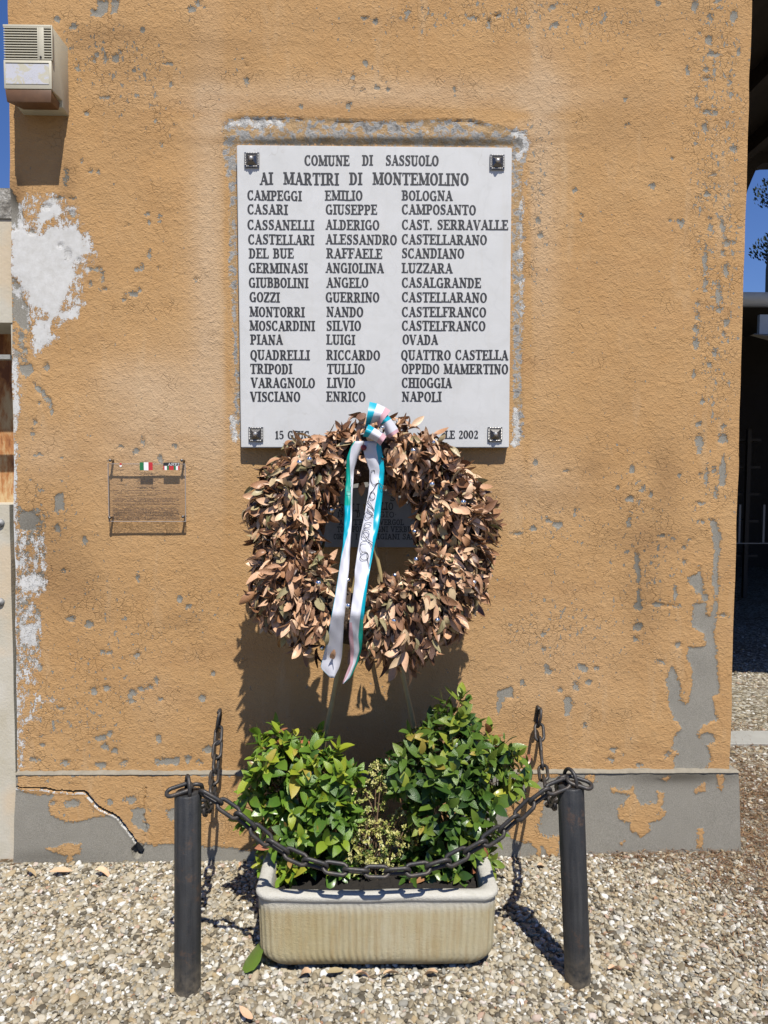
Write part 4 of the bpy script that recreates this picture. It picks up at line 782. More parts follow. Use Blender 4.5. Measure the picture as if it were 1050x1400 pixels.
# gravel: pebbles instanced on points, six pebble shapes
def gravel(name, X, Y, Z, S, dens_tint=None):
    n = len(X); me = bpy.data.meshes.new(name); me.vertices.add(n); me.vertices.foreach_set('co', np.stack([X, Y, Z], 1).astype(np.float32).ravel())
    rot = np.stack([rng.normal(0, .32, n), rng.normal(0, .32, n), rng.uniform(0, 6.283, n)], 1)
    scl = np.stack([S*rng.uniform(.85, 1.2, n), S*rng.uniform(.62, 1, n), S*rng.uniform(.42, .78, n)], 1)
    for nm, ty, v, f_ in (('rot', 'FLOAT_VECTOR', rot, 'vector'), ('scl', 'FLOAT_VECTOR', scl, 'vector'), ('idx', 'INT', rng.integers(0, 6, n), 'value'), ('tint', 'FLOAT', rng.random(n), 'value')):
        at = me.attributes.new(nm, ty, 'POINT'); at.data.foreach_set(f_, np.asarray(v, np.int32 if ty == 'INT' else np.float32).ravel())
    me.update(); o = link(name, me, kind='stuff')
    g = bpy.data.node_groups.new(name, 'GeometryNodeTree'); g.interface.new_socket(name='Geometry', in_out='INPUT', socket_type='NodeSocketGeometry'); g.interface.new_socket(name='Geometry', in_out='OUTPUT', socket_type='NodeSocketGeometry')
    nn = g.nodes.new; L = g.links.new; gi, go = nn('NodeGroupInput'), nn('NodeGroupOutput'); jg = nn('GeometryNodeJoinGeometry')
    for k in range(6):
        ic = nn('GeometryNodeMeshIcoSphere'); ic.inputs['Radius'].default_value = .5; ic.inputs['Subdivisions'].default_value = 3
        nz = nn('ShaderNodeTexNoise'); nz.noise_dimensions = '4D'; nz.inputs['W'].default_value = k*3.7; nz.inputs['Scale'].default_value = 1.25; nz.inputs['Detail'].default_value = 0.5
        sb_ = nn('ShaderNodeVectorMath'); sb_.operation = 'SUBTRACT'; sb_.inputs[1].default_value = (.5, .5, .5); sc_ = nn('ShaderNodeVectorMath'); sc_.operation = 'SCALE'; sc_.inputs[3].default_value = .62
        sp_ = nn('GeometryNodeSetPosition'); L(nz.outputs['Color'], sb_.inputs[0]); L(sb_.outputs[0], sc_.inputs[0]); L(sc_.outputs[0], sp_.inputs['Offset']); L(ic.outputs[0], sp_.inputs[0])
        ss = nn('GeometryNodeSetShadeSmooth'); L(sp_.outputs[0], ss.inputs[0]); sm = nn('GeometryNodeSetMaterial'); sm.inputs['Material'].default_value = M_PEB; L(ss.outputs[0], sm.inputs[0])
        ti = nn('GeometryNodeGeometryToInstance'); L(sm.outputs[0], ti.inputs[0]); L(ti.outputs[0], jg.inputs[0])
    ip = nn('GeometryNodeInstanceOnPoints'); ip.inputs['Pick Instance'].default_value = True; L(gi.outputs[0], ip.inputs['Points']); L(jg.outputs[0], ip.inputs['Instance'])
    def at(nm, ty):
        x = nn('GeometryNodeInputNamedAttribute'); x.data_type = ty; x.inputs[0].default_value = nm; return x.outputs[0]
    L(at('idx', 'INT'), ip.inputs['Instance Index']); er = nn('FunctionNodeEulerToRotation'); L(at('rot', 'FLOAT_VECTOR'), er.inputs[0]); L(er.outputs[0], ip.inputs['Rotation']); L(at('scl', 'FLOAT_VECTOR'), ip.inputs['Scale']); L(ip.outputs[0], go.inputs[0])
    md = o.modifiers.new('pebbles', 'NODES'); md.node_group = g; return o
def scatter(x0, x1, y0, y1, n): return rng.uniform(x0, x1, n), rng.uniform(y0, y1, n)
# needle litter density at the right
def litter(X, Y): return np.clip(np.exp(-((X-1.75)/.42)**2)*np.exp(-((Y+.0)/.55)**2)*1.2+.8*np.exp(-((X-1.3)/.6)**2)*np.exp(-((Y+.035)/.06)**2)+.5*np.exp(-((X-1.9)/.5)**2), 0, 1)
X, Y = scatter(-2.4, 2.4, -1.5, LEDGE_Y-.004, 90000); k = ~((np.abs(X+.03) < .36) & (Y > -.62) & (Y < -.2)); lt = litter(X, Y); k &= rng.random(len(X)) > lt*.55; X, Y = X[k], Y[k]
Sz = rng.lognormal(math.log(.0142), .34, len(X)); Sz = np.clip(Sz, .008, .034); Sz = np.where(X > .9, Sz*.9, Sz)
gravel('gravel', X, Y, gh(X, Y)+rng.uniform(-.004, .006, len(X)), Sz)
X, Y = scatter(XRp(0)+.005, 4.0, LEDGE_Y, 5.0, 52000); k = ~((Y > a.y-.01) & (Y < b.y+.01)) & ((X-1.4) < (Y+.5)*.8+.6); lt = litter(X, Y); k &= rng.random(len(X)) > lt*.5; X, Y = X[k], Y[k]
gravel('yard_gravel', X, Y, gh(X, np.minimum(Y, 0))+rng.uniform(-.006, .004, len(X)), np.clip(rng.lognormal(math.log(.014), .35, len(X)), .007, .03))
# brown conifer needles
nd = Foliage([leafgrid(1, .035, .1, .5, .2, n=3), leafgrid(1, .03, 0, -.6, .4, n=3), leafgrid(1, .09, .4, .9, .5, n=3)], M_NEEDLE, 'needle')
X, Y = scatter(.3, 3.0, -1.2, 1.6, 150000); k = (rng.random(len(X)) < litter(X, Y)*.75+.015) & ~((Y > LEDGE_Y) & (X < XRp(0)+.01)); X, Y = X[k][:42000], Y[k][:42000]; Zz = gh(X, np.minimum(Y, 0))
for x, y, z in zip(X, Y, Zz):
    aa = RU(0, 6.283); nd.add(Matrix.Translation((x, y, z+RU(.004, .016))) @ frame((math.cos(aa), math.sin(aa), RU(-.25, .25)), (RU(-.4, .4), RU(-.4, .4), 1)), RU(.02, .055), RU(0, 1))
VV = nd; nd_root = None
VVs, QQs, TTs, n0 = [], [], [], 0
for M, sc, ti, v in nd.items:
    V, Fc = nd.var[v]; A = np.array(M)[:3, :3]*sc; VVs.append(V @ A.T+np.array(M.translation)); QQs.append(np.array(Fc)+n0); TTs.append(np.full(len(V), ti)); n0 += len(V)
nm_ = npmesh('needle_litter', np.concatenate(VVs), np.concatenate(QQs), M_NEEDLE, True); nm_.attributes.new('tint', 'FLOAT', 'POINT').data.foreach_set('value', np.concatenate(TTs).astype(np.float32)); link('needle_litter', nm_, kind='stuff')
# ============================================================ bollards and chains
def bollard(tc, bc, label):
    B0 = G(*bc); B0.z = 0; Yb = B0.y; Tp = W(tc[0], tc[1], Yb); r = .0405
    o = empty('bollard', B0, label, 'bollard', 'steel bollards holding the chain')
    ax = (Tp-B0); hgt = ax.length; R = ax.to_track_quat('Z', 'Y').to_matrix().to_4x4(); M = Matrix.Translation(B0) @ R
    link('post', smoothangle(MB().lathe([(r, -.08), (r, hgt-.004), (r-.003, hgt), (r-.006, hgt+.0005), (0, hgt+.001)], n=40).me('post', M_STEEL), 40), o, M)
    loop = [Vector((.030*math.cos(a), 0, .010+(.040 if math.sin(a) > 0 else .012)*math.sin(a))) for a in [math.radians(-8+196*i/22) for i in range(23)]]
    loop = [Vector((.030, 0, -.004))]+loop[1:-1]+[Vector((-.030, 0, -.004))]
    link('top_loop', MB().tube(loop, .0058, 10).me('top_loop', M_CHAIN, True), o, M @ Matrix.Translation((0, 0, hgt)) @ Matrix.Rotation(math.radians(24), 4, 'Z'))
    return Tp
LT = bollard((257, 1083), (256.5, 1349), 'dark steel bollard with ring top standing left of the planter')
RT = bollard((780, 1073), (790, 1339), 'dark steel bollard with ring top standing right of the planter')
LK = MB(); hl, rw, rr_ = .0212, .0168, .0064
pth = [Vector((rw*math.cos(t), hl+rw*math.sin(t), 0)) for t in np.linspace(0, math.pi, 11)]+[Vector((rw*math.cos(t), -hl+rw*math.sin(t), 0)) for t in np.linspace(math.pi, 2*math.pi, 11)]
LINK = LK.tube(pth, rr_, 9, closed=True).me('link', M_CHAIN, True); PITCH_L = 2*(hl+rw)-2*rr_+.0005
def catm(P, n=14):
    out = []; P = [2*P[0]-P[1]]+P+[2*P[-1]-P[-2]]
    for i in range(1, len(P)-2):
        for k in range(n):
            t = k/n; out.append(.5*((2*P[i])+(P[i+1]-P[i-1])*t+(2*P[i-1]-5*P[i]+4*P[i+1]-P[i+2])*t*t+(-P[i-1]+3*P[i]-3*P[i+1]+P[i+2])*t**3))
    return out+[P[-2]]
def chain(pts, label, roll=0.0, group=None, name='chain'):
    o = empty(name, pts[0], label, 'chain', group); cum = [0]
    for a, b in zip(pts, pts[1:]): cum.append(cum[-1]+(b-a).length)
    n = max(2, round(cum[-1]/PITCH_L)); st = cum[-1]/n
    def at(s):
        i = max(0, min(len(cum)-2, int(np.searchsorted(cum, s))-1)); t = (s-cum[i])/max(1e-9, cum[i+1]-cum[i]); return pts[i].lerp(pts[i+1], t)
    for i in range(n):
        a, b = at(i*st), at((i+1)*st); d = (b-a).normalized(); side = d.cross(Vector((0, 1, 0) if abs(d.y) < .8 else (1, 0, 0))).normalized(); nn_ = side.cross(d)
        ang = roll+(math.pi/2 if i % 2 else 0)+RU(-.18, .18); nrm = nn_*math.cos(ang)+side*math.sin(ang)
        link('link', LINK, o, Matrix.Translation((a+b)/2) @ frame(d, nrm))
    return o
Yc_ = (LT.y+RT.y)/2
tr_ = [(276,1083),(300,1097),(330,1118),(356,1141),(382,1160),(410,1174),(440,1184),(480,1190),(530,1192),(575,1188),(610,1179),(645,1161),(680,1140),(710,1114),(735,1090),(762,1074),(776,1070)]
pts = [W(x, y, LT.y+(RT.y-LT.y)*(x-270)/506-.012) for x, y in tr_]
chain(catm(pts), 'iron chain sagging between the two bollards in front of the planter', .75)
def hang(A, Bp, sag, n=40): return [A.lerp(Bp, i/n)-Vector((0, 0, sag*4*(i/n)*(1-i/n))) for i in range(n+1)]
HL, HR = W(299, 974, -.028), W(737, 970, -.028)
def hookring(p, label):
    o = empty('wall_hook', p, label, 'hook'); ring = [p+Vector((0.006*math.sin(t), .024*math.cos(t)-.0, -.034+.038*math.sin(t))) for t in np.linspace(0, 2*math.pi, 25)[:-1]]
    link('ring', MB().tube(ring, .0062, 9, closed=True).me('ring', M_CHAIN, True), o)
    link('shank', MB().tube([p+Vector((0, -.004, 0)), p+Vector((0, .04, .002))], .008, 8).me('shank', M_CHAIN, True), o)
hookring(HL, 'iron ring bolted to the wall above the left bollard'); hookring(HR, 'iron ring bolted to the wall beside the right shrub')
chain(hang(HL+Vector((0, 0, -.066)), LT+Vector((.022, .01, .018)), .19), 'iron chain hanging from the left wall ring to the left bollard', .3)
chain(hang(HR+Vector((0, 0, -.066)), RT+Vector((-.022, .01, .018)), .19), 'iron chain hanging from the right wall ring to the right bollard', .3)
# loose shackle link through each top loop
for T_, lab, s in ((LT, 'loose iron link resting on top of the left bollard', -1), (RT, 'loose iron link resting on top of the right bollard', 1)):
    p = T_+Vector((s*.024, -.012, .013)); o = link('loose_link', LINK, None, Matrix.Translation(p) @ frame((1, -.25*s, .25*-s), (0, -.3, 1)), lab, 'chain link')

# ============================================================ planter
PF = G(515, 1322, 0).y-.042; pz = .0; xl0, xr0 = W(349.5, 1245, PF).x-.006, W(681, 1245, PF).x+.006; zr = W(515, 1224, PF+.0).z
pcx = (xl0+xr0)/2; hw = (xr0-xl0)/2; hd = .185; pcy = PF+hd; 
pl_ = empty('planter', (pcx, pcy, 0), 'weathered rectangular concrete planter with fluted sides on the gravel', 'planter')
def rrect(hx, hy, r, n):
    """n points round a rounded rectangle, with outward normals"""
    segs = []; sx, sy = 2*(hx-r), 2*(hy-r); q = math.pi*r/2; tot = 2*sx+2*sy+4*q; out = []
    for i in range(n):
        s = tot*i/n
        for kind, L, cx_, cy_, a in (('e', sx, -(hx-r), -hy, 0), ('c', q, hx-r, -(hy-r), -90), ('e', sy, hx, -(hy-r), 90), ('c', q, hx-r, hy-r, 0), ('e', sx, hx-r, hy, 180), ('c', q, -(hx-r), hy-r, 90), ('e', sy, -hx, hy-r, 270), ('c', q, -(hx-r), -(hy-r), 180)):
            if s <= L:
                if kind == 'e': t = math.radians(a); out.append((cx_+math.cos(t)*s, cy_+math.sin(t)*s, math.sin(t), -math.cos(t), 1))
                else: t = math.radians(a)+s/r; out.append((cx_+r*math.cos(t), cy_+r*math.sin(t), math.cos(t), math.sin(t), .6))
                break
            s -= L
    return out
NP = 760; prof = [(-.070, -.03, .06, 0), (-.062, .002, .06, 0), (-.045, .008, .07, 0), (-.028, .020, .075, .1), (-.016, .036, .075, .5), (-.009, .055, .07, 1)] + [(-.009+.006*i/9, .055+(zr-.038-.055)*i/9, .065, 1) for i in range(1, 9)] + [(-.004, zr-.036, .06, .5), (-.005, zr-.028, .06, .1), (-.001, zr-.022, .06, 0), (.003, zr-.015, .06, 0), (.003, zr-.006, .06, 0), (-.003, zr, .055, 0), (-.020, zr+.002, .05, 0), (-.038, zr-.002, .045, 0), (-.043, zr-.012, .04, 0), (-.046, zr-.10, .04, 0)]
V = []
for off, z, r, fl in prof:
    for i, (x, y, nx, ny, e_) in enumerate(rrect(hw+off, hd+off, r, NP)):
        rib = .0012*(1+.5*math.sin(x*17+3))*fl*math.sin(2*math.pi*i/NP*102); wv = .0015*math.sin(x*9+z*7)+.001*math.sin(y*23+x*31)
        V.append((pcx+x+nx*(rib+wv), pcy+y+ny*(rib+wv), z+(.0015*math.sin(x*14) if z > .1 else 0)))
Q = [(k*NP+i, k*NP+(i+1) % NP, (k+1)*NP+(i+1) % NP, (k+1)*NP+i) for k in range(len(prof)-1) for i in range(NP)]
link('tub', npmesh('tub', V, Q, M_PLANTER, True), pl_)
sv = []; nx_, ny_ = 60, 28
for j in range(ny_+1):
    for i in range(nx_+1):
        x = (i/nx_*2-1)*(hw-.044); y = (j/ny_*2-1)*(hd-.044); sv.append((pcx+x, pcy+y, zr-.07+RU(-.006, .006)+.01*math.sin(x*8)))
link('soil', npmesh('soil', sv, [(j*(nx_+1)+i, j*(nx_+1)+i+1, (j+1)*(nx_+1)+i+1, (j+1)*(nx_+1)+i) for j in range(ny_) for i in range(nx_)], M_SOIL, True), pl_)

# ============================================================ shrubs
ZS = zr-.07
gl_var = [leafgrid(1, w_, f_, c_, t_, n=6) for w_, f_, c_, t_ in ((.44, .25, .5, .1), (.50, .35, .8, -.2), (.40, .2, .2, .3), (.48, .4, 1.1, 0), (.36, .3, -.3, .1), (.54, .15, .6, -.1))]
class Shrub:
    def __init__(s, name, label, base, lobes, nspr, leafL, mat, tint, nper=(5, 8), single=300, spread=1.0, group=None, variants=None, nstem=9):
        s.o = empty(name, base, label, 'shrub', group); fol = Foliage(variants or gl_var, mat); sm = MB(); tot = sum(l[6] for l in lobes)
        for i in range(nspr):
            q = RU(0, tot)
            for L in lobes:
                q -= L[6]
                if q <= 0: break
            cx_, cy_, cz_, rx, ry, rz, _ = L; d = rdir(); rad = RU(.30, 1.0)**.42
            p = Vector((cx_+d.x*rx*rad, cy_+d.y*ry*rad, cz_+d.z*rz*rad))
            if p.z < ZS+.01: p.z = ZS+RU(.02, .1)
            if p.y > -.05: p.y = -.05-RU(0, .05)
            out = Vector((d.x*.9, d.y*.9-.15, max(-.15, d.z*.8)+.6)).normalized(); ax = (out+rdir()*.35).normalized()
            top = rad > .8; Ls = leafL*RU(.5, .85)
            sm.tube([p-ax*leafL*.9, p+ax*Ls*.6], [.0016, .0009], 4, cap=False)
            u = ax.cross(rdir()).normalized(); v = ax.cross(u); k = random.randint(*nper); tb = tint(p, top)
            for j in range(k):
                t = j/(k-1); an = j*2.4+RU(-.4, .4); op = math.radians(78-52*t+RU(-14, 14))*spread
                dl = (ax*math.cos(op)+(u*math.cos(an)+v*math.sin(an))*math.sin(op)+Vector((0, -.08, 0))).normalized()
                nr = (ax*math.sin(op)-(u*math.cos(an)+v*math.sin(an))*math.cos(op))+Vector((0, 0, .5))+rdir()*.25
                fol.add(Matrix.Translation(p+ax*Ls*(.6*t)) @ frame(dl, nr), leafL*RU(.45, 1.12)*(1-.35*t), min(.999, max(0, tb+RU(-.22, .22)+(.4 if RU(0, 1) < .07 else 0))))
        for i in range(nstem):
            L = lobes[i % len(lobes)]; b0 = Vector((base[0]+RU(-.04, .04), base[1]+RU(-.03, .03), ZS-.01)); t1 = Vector((L[0]+RU(-.7, .7)*L[3], L[1]+RU(-.6, .6)*L[4], L[2]+RU(-.1, .7)*L[5])); mid = b0.lerp(t1, .5)+Vector((RU(-.03, .03), RU(-.03, .03), .02))
            sm.tube(catm([b0, mid, t1], 5), [.0045-.0003*k for k in range(11)], 6)
        link('stems', sm.me('stems', M_STEM, True), s.o); fol.build(s.o, single, lambda p: (p-CAM).length)
def P(px, py, Y): return W(px, py, Y)
def lobe(px, py, Y, rx, ry_px, rz_px, wgt):  # pixel radii
    rx *= .86; rz_px *= .88; c_ = W(px, py+4, Y); s_ = (Y-CAM.y)/F; return (c_.x, Y, c_.z, rx*s_, ry_px, rz_px*s_, wgt)
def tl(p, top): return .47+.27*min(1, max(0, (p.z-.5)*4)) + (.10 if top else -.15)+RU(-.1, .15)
b = W(415, 1190, -.40)
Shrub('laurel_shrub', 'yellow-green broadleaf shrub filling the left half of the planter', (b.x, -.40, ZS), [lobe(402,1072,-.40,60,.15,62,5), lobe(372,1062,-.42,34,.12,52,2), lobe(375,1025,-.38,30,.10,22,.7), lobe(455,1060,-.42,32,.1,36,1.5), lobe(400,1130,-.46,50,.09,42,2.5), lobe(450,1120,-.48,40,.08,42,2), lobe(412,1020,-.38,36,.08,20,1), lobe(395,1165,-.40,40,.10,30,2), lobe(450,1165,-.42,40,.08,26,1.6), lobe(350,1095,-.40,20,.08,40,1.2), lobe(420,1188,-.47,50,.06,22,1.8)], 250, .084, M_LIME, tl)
b = W(625, 1180, -.38)
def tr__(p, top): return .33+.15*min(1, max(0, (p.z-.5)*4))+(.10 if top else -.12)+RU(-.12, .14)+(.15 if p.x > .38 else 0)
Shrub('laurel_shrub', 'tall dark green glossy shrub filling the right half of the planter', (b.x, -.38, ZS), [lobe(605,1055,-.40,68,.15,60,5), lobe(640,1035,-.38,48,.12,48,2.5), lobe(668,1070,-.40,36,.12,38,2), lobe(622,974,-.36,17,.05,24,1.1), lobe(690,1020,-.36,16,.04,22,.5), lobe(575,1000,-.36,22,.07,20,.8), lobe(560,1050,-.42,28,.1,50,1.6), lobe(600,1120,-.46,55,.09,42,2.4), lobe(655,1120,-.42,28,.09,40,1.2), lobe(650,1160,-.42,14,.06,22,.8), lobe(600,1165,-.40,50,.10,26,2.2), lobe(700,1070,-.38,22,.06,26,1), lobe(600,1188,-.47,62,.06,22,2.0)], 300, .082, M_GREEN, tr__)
b = W(508, 1190, -.48); ti_ = [leafgrid(1, .5, .25, .3, 0, n=3), leafgrid(1, .42, .3, .6, .2, n=3)]
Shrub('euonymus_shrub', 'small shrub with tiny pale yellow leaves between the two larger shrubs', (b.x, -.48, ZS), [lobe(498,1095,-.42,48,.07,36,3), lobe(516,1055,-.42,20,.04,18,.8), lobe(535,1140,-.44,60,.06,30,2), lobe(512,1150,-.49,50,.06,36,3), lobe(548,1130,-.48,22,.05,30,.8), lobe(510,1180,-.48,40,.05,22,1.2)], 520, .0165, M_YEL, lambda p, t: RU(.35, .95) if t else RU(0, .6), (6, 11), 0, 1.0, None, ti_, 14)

# ============================================================ wreath on its cane stand
WC = W(506, 733, -.30); TILT = math.radians(17); RW = .309
wu = Vector((1, 0, 0)); wv_ = Vector((0, math.sin(TILT), math.cos(TILT))); wn = wu.cross(wv_)   # wn points to the viewer? checked below
if wn.y > 0: wn = -wn
wr = empty('laurel_wreath', (WC.x, WC.y, WC.z-.47), 'round wreath of dried brown laurel leaves with silver baubles leaning before the plaque', 'wreath')
ring = [WC+wu*RW*math.cos(t)+wv_*RW*math.sin(t)-wn*.02 for t in np.linspace(0, 2*math.pi, 49)[:-1]]
link('straw_ring', MB().tube(ring, .092, 14, closed=True).me('straw_ring', M_DEADCORE, True), wr)
dv = [leafgrid(1, w_, f_, c_, t_, n=6) for w_, f_, c_, t_ in ((.40, .45, .9, .4), (.34, .9, 1.4, -.7), (.44, .3, -.7, .2), (.28, 1.1, .5, .9), (.40, .7, 2.2, .1), (.36, .35, .4, -.5), (.43, .6, -1.3, .6), (.31, .9, 1.1, 1.3))]
fol = Foliage(dv, M_DRY)
NB = 1750
def in_ribbon(p):
    qx, qy = toPix(np.array([p])); qx, qy = qx[0], qy[0]
    if qy < 612: return 488 < qx < 532 and qy > 590
    l_ = (np.interp(qy, [612,660,746,824,880,930], [479,472,468,456,447,452]), np.interp(qy, [612,660,746,824,880,930], [496,483,479,473,468,458])); r_ = (np.interp(qy, [612,660,746,824,880,936], [496,504,490,481,478,467]), np.interp(qy, [612,660,746,824,880,936], [522,524,512,500,495,470]))
    return qy < 925 and (l_[0]-5 < qx < l_[1]+5 or r_[0]-5 < qx < r_[1]+5)
for i in range(NB):                       # small bunches, like the wired sprigs of the real one
    t = RU(0, 2*math.pi); ph = rnd.gauss(0, 1.05); 
    if abs(ph) > 2.1: ph = RU(-1.9, 1.9)
    c_, s_ = math.cos(t), math.sin(t); rad = wu*c_+wv_*s_; tan = wu*-s_+wv_*c_
    nrm = (wn*math.cos(ph)+rad*math.sin(ph)).normalized(); rr0 = .102*(1+.14*math.sin(5*t+1)+.10*math.sin(9*t))*RU(.70, 1.16)
    if s_ < -.3: rr0 *= 1.10
    if math.sin(ph) > .2: rr0 *= 1.08
    sq = 1+.045*abs(math.sin(2*t)); p = WC+wu*c_*RW*sq+wv_*s_*RW*sq*1.035+nrm*rr0
    inner = max(0, -math.sin(ph))
    flow = (Vector((0, 0, -1))*RU(.35, 1.0)+rad*RU(-.1, .55)*(1-inner)+tan*RU(-.5, .5)+nrm*RU(.05, .5)+rdir()*.22)
    if inner > .4 and s_ > .3: flow = flow*.6
    if inner > .4 and s_ < -.2: flow = rad*-.1+Vector((RU(-.6, .6), -.2, RU(-.2, .7)))+nrm*.3
    if c_*c_ > .5 and abs(ph) < 1.2: flow += rad*.15
    flow.normalize(); hue = RU(0, 1)
    if s_ > .5 and c_ > -.1: hue = hue*.75
    for j in range(random.randint(2, 4)):
        d = (flow+rdir()*.55).normalized(); tint = hue*.55+RU(.0, .45)
        if RU(0, 1) < .10: tint = RU(.85, 1)
        if RU(0, 1) < .13: tint = RU(0, .15)
        if (in_ribbon(p) or in_ribbon(p+d*.05)) and rr0 > .075: continue
        fol.add(Matrix.Translation(p+rdir()*.014) @ frame(d, nrm+Vector((0, 0, .35))+rdir()*.8), RU(.044, .076), min(.999, tint))
def shownkey(p):                           # nearest to the viewer first
    r = (p-WC); return (p-CAM).length-.35*max(0, r.dot(wn))
fol.build(wr, 300, shownkey)
def wfront(px, py, lift=0.0):              # point on the wreath's front surface under a photo pixel
    Y = -.4
    for _ in range(6):
        p = W(px, py, Y); q = p-WC; r = math.hypot(q.dot(wu), q.dot(wv_)); h_ = math.sqrt(max(0, .125**2-(r-RW)**2))+lift
        zz = q.dot(wv_)/1.0; plane = WC+wu*q.dot(wu)+wv_*((p.z-WC.z)/math.cos(TILT)); Y = plane.y+wn.y*h_
    return W(px, py, Y)
bl = MB(); bl.lathe([(.0, -.0085)]+[(.0085*math.sin(a_), -.0085*math.cos(a_)) for a_ in np.linspace(.25, math.pi-.1, 9)]+[(0, .0085)], n=14, axis='y'); BALL = bl.me('bauble', M_SILVER, True)
for X_, Y_ in ((122,305),(247,255),(285,243),(368,435),(752,180),(677,210),(748,338),(866,405),(965,403),(925,455),(682,517),(688,622),(607,682),(767,850),(604,853),(430,700),(432,797),(285,932),(333,955),(318,710),(905,708),(920,338),(80,700),(545,330)):
    px, py = 320+X_/2.763, 540+Y_/2.763; link('bauble', BALL, wr, Matrix.Translation(wfront(px, py, .04)) @ Matrix.Scale(RU(1.15, 1.4), 4))

# stand: three bamboo canes
ap = W(503, 706, -.17); st_ = empty('cane_stand', (ap.x, -.3, 0), 'tripod of thin bamboo canes holding up the wreath', 'stand')
def cane(a_, b_):
    m = MB(); pts_ = []; rs = []; n_ = 9
    for i in range(n_*3+1):
        t = i/(n_*3); pts_.append(a_.lerp(b_, t)); rs.append(.0105+(.0016 if i % 3 == 0 else 0)-.003*t)
    return m.tube(pts_, rs, 10).me('leg', M_BAMBOO, True)
def legto(px1, py1, Y1):                  # the cane's line: apex through a photo point at depth Y1, run down to the soil or gravel
    q = W(px1, py1, Y1); d = (q-ap); t = (ap.z-.02)/(-d.z); return ap+d*t
l1 = legto(445, 1005, -.20); link('leg', cane(l1, ap+(ap-l1).normalized()*.05), st_)
l2 = legto(560, 965, -.19); link('leg', cane(l2, ap+(ap-l2).normalized()*.05), st_)
l3 = Vector((ap.x-.02, -.012, ap.z-.52)); link('leg', cane(l3, ap+Vector((0, .0, .04))), st_)

# ============================================================ ribbon
rb = empty('tricolour_ribbon', wfront(508, 600, .03), 'white, teal and pink satin ribbon tied in a bow at the top of the wreath', 'ribbon')
MR = [M_WHITESAT, M_TEAL, M_PINK, M_TEALSHEEN]
def dep(py, lift=.0):                      # ribbon lies on the wreath, taut over the opening
    ks = [(600, .030), (640, .024), (690, .0), (760, .0), (800, .02), (850, .03), (900, .035), (940, .04)]
    Ys_ = {y: wfront(498, y, .0).y for y in (600, 650, 840, 900)}
    return float(np.interp(py, [600, 650, 840, 900, 940], [Ys_[600]-.035, Ys_[650]-.032, Ys_[840]-.045, Ys_[900]-.055, Ys_[900]-.065]))-lift
def ribbon_strip(rowsR, mats, name, bulge=.006, lift=0.0):
    """rowsR: (y, [x of each stripe border]); one material per stripe"""
    rowsR = [(y, xs) for y, xs in rowsR]; ys_ = np.arange(rowsR[0][0], rowsR[-1][0]+.1, 4.0); yk = [r[0] for r in rowsR]; nb_ = len(rowsR[0][1]); V = []; Fc = []; mm = []; sub = 4; nc = (nb_-1)*sub+1
    for y in ys_:
        xs = [np.interp(y, yk, [r[1][k] for r in rowsR]) for k in range(nb_)]
        for k in range(nc):
            i, f_ = min(nb_-2, k//sub), (k % sub)/sub if k < nc-1 else 1.0; x = xs[i]+(xs[i+1]-xs[i])*f_; u_ = (x-xs[0])/max(.01, xs[-1]-xs[0])
            Yd = dep(y, lift)-bulge*math.sin(math.pi*u_)+.003*math.sin(y*.035+u_*2.5)+.0022*math.sin(y*.11+u_*5+x*.2)+.0012*math.sin(y*.27-u_*7); p = W(x, y, Yd); V.append(p)
    for j in range(len(ys_)-1):
        for k in range(nc-1): Fc.append((j*nc+k, (j+1)*nc+k, (j+1)*nc+k+1, j*nc+k+1)); mm.append(mats[min(nb_-2, k//sub)](ys_[j]) if callable(mats[min(nb_-2, k//sub)]) else mats[min(nb_-2, k//sub)])
    o = link(name, mesh(name, V, Fc, MR, True, mm), rb); md = o.modifiers.new('t', 'SOLIDIFY'); md.thickness = .0007; return o
right_rows = [(603,(498,505,516,520)),(612,(496,503,514,521.5)),(626,(499,506,516.5,524)),(643,(505,508,519,525.6)),(660,(505,508,517,524.6)),(677,(503,506,515,523)),(694,(500,503,512,521)),(711,(497,500,510.5,519.5)),(728,(493,496,509.7,516.5)),(746,(490,493,509,512)),(763,(487.4,490,506,509)),(780,(485,488,503.7,505.6)),(796,(484.6,488,500,503)),(824,(481,484,495,500)),(851,(477.6,481,491.5,496.5)),(870,(476.7,483,489.7,496)),(889,(479,484,491.5,494.5)),(907,(478.5,482.5,486,489)),(926,(471,474.5,478.5,480)),(936,(467,468,469,470))]
ribbon_strip(right_rows, [lambda y: 2 if y > 848 else 0, 0, lambda y: 3 if y > 845 else 1], 'tail', .007, .006)
left_rows = [(603,(484,486,497)),(612,(479,480,496)),(626,(474,478,489)),(643,(472.7,478.8,484)),(660,(472.6,479.5,483)),(677,(471.5,479.7,482)),(694,(471,479.2,481.5)),(711,(470.6,479,481)),(728,(470,476,480)),(746,(468.8,470.8,479)),(763,(466,466.5,478)),(780,(463.5,464,477)),(796,(461,461.5,474.8)),(824,(456.5,457,473)),(851,(451.5,452,470)),(879,(447,447.5,468.7)),(898,(441.5,442,467.4)),(913,(438,438.4,463.7)),(922,(447,447.5,459)),(930,(454,454.4,455.5))]
ribbon_strip(left_rows, [lambda y: 3 if y < 690 else 1, 0], 'tail', .005)
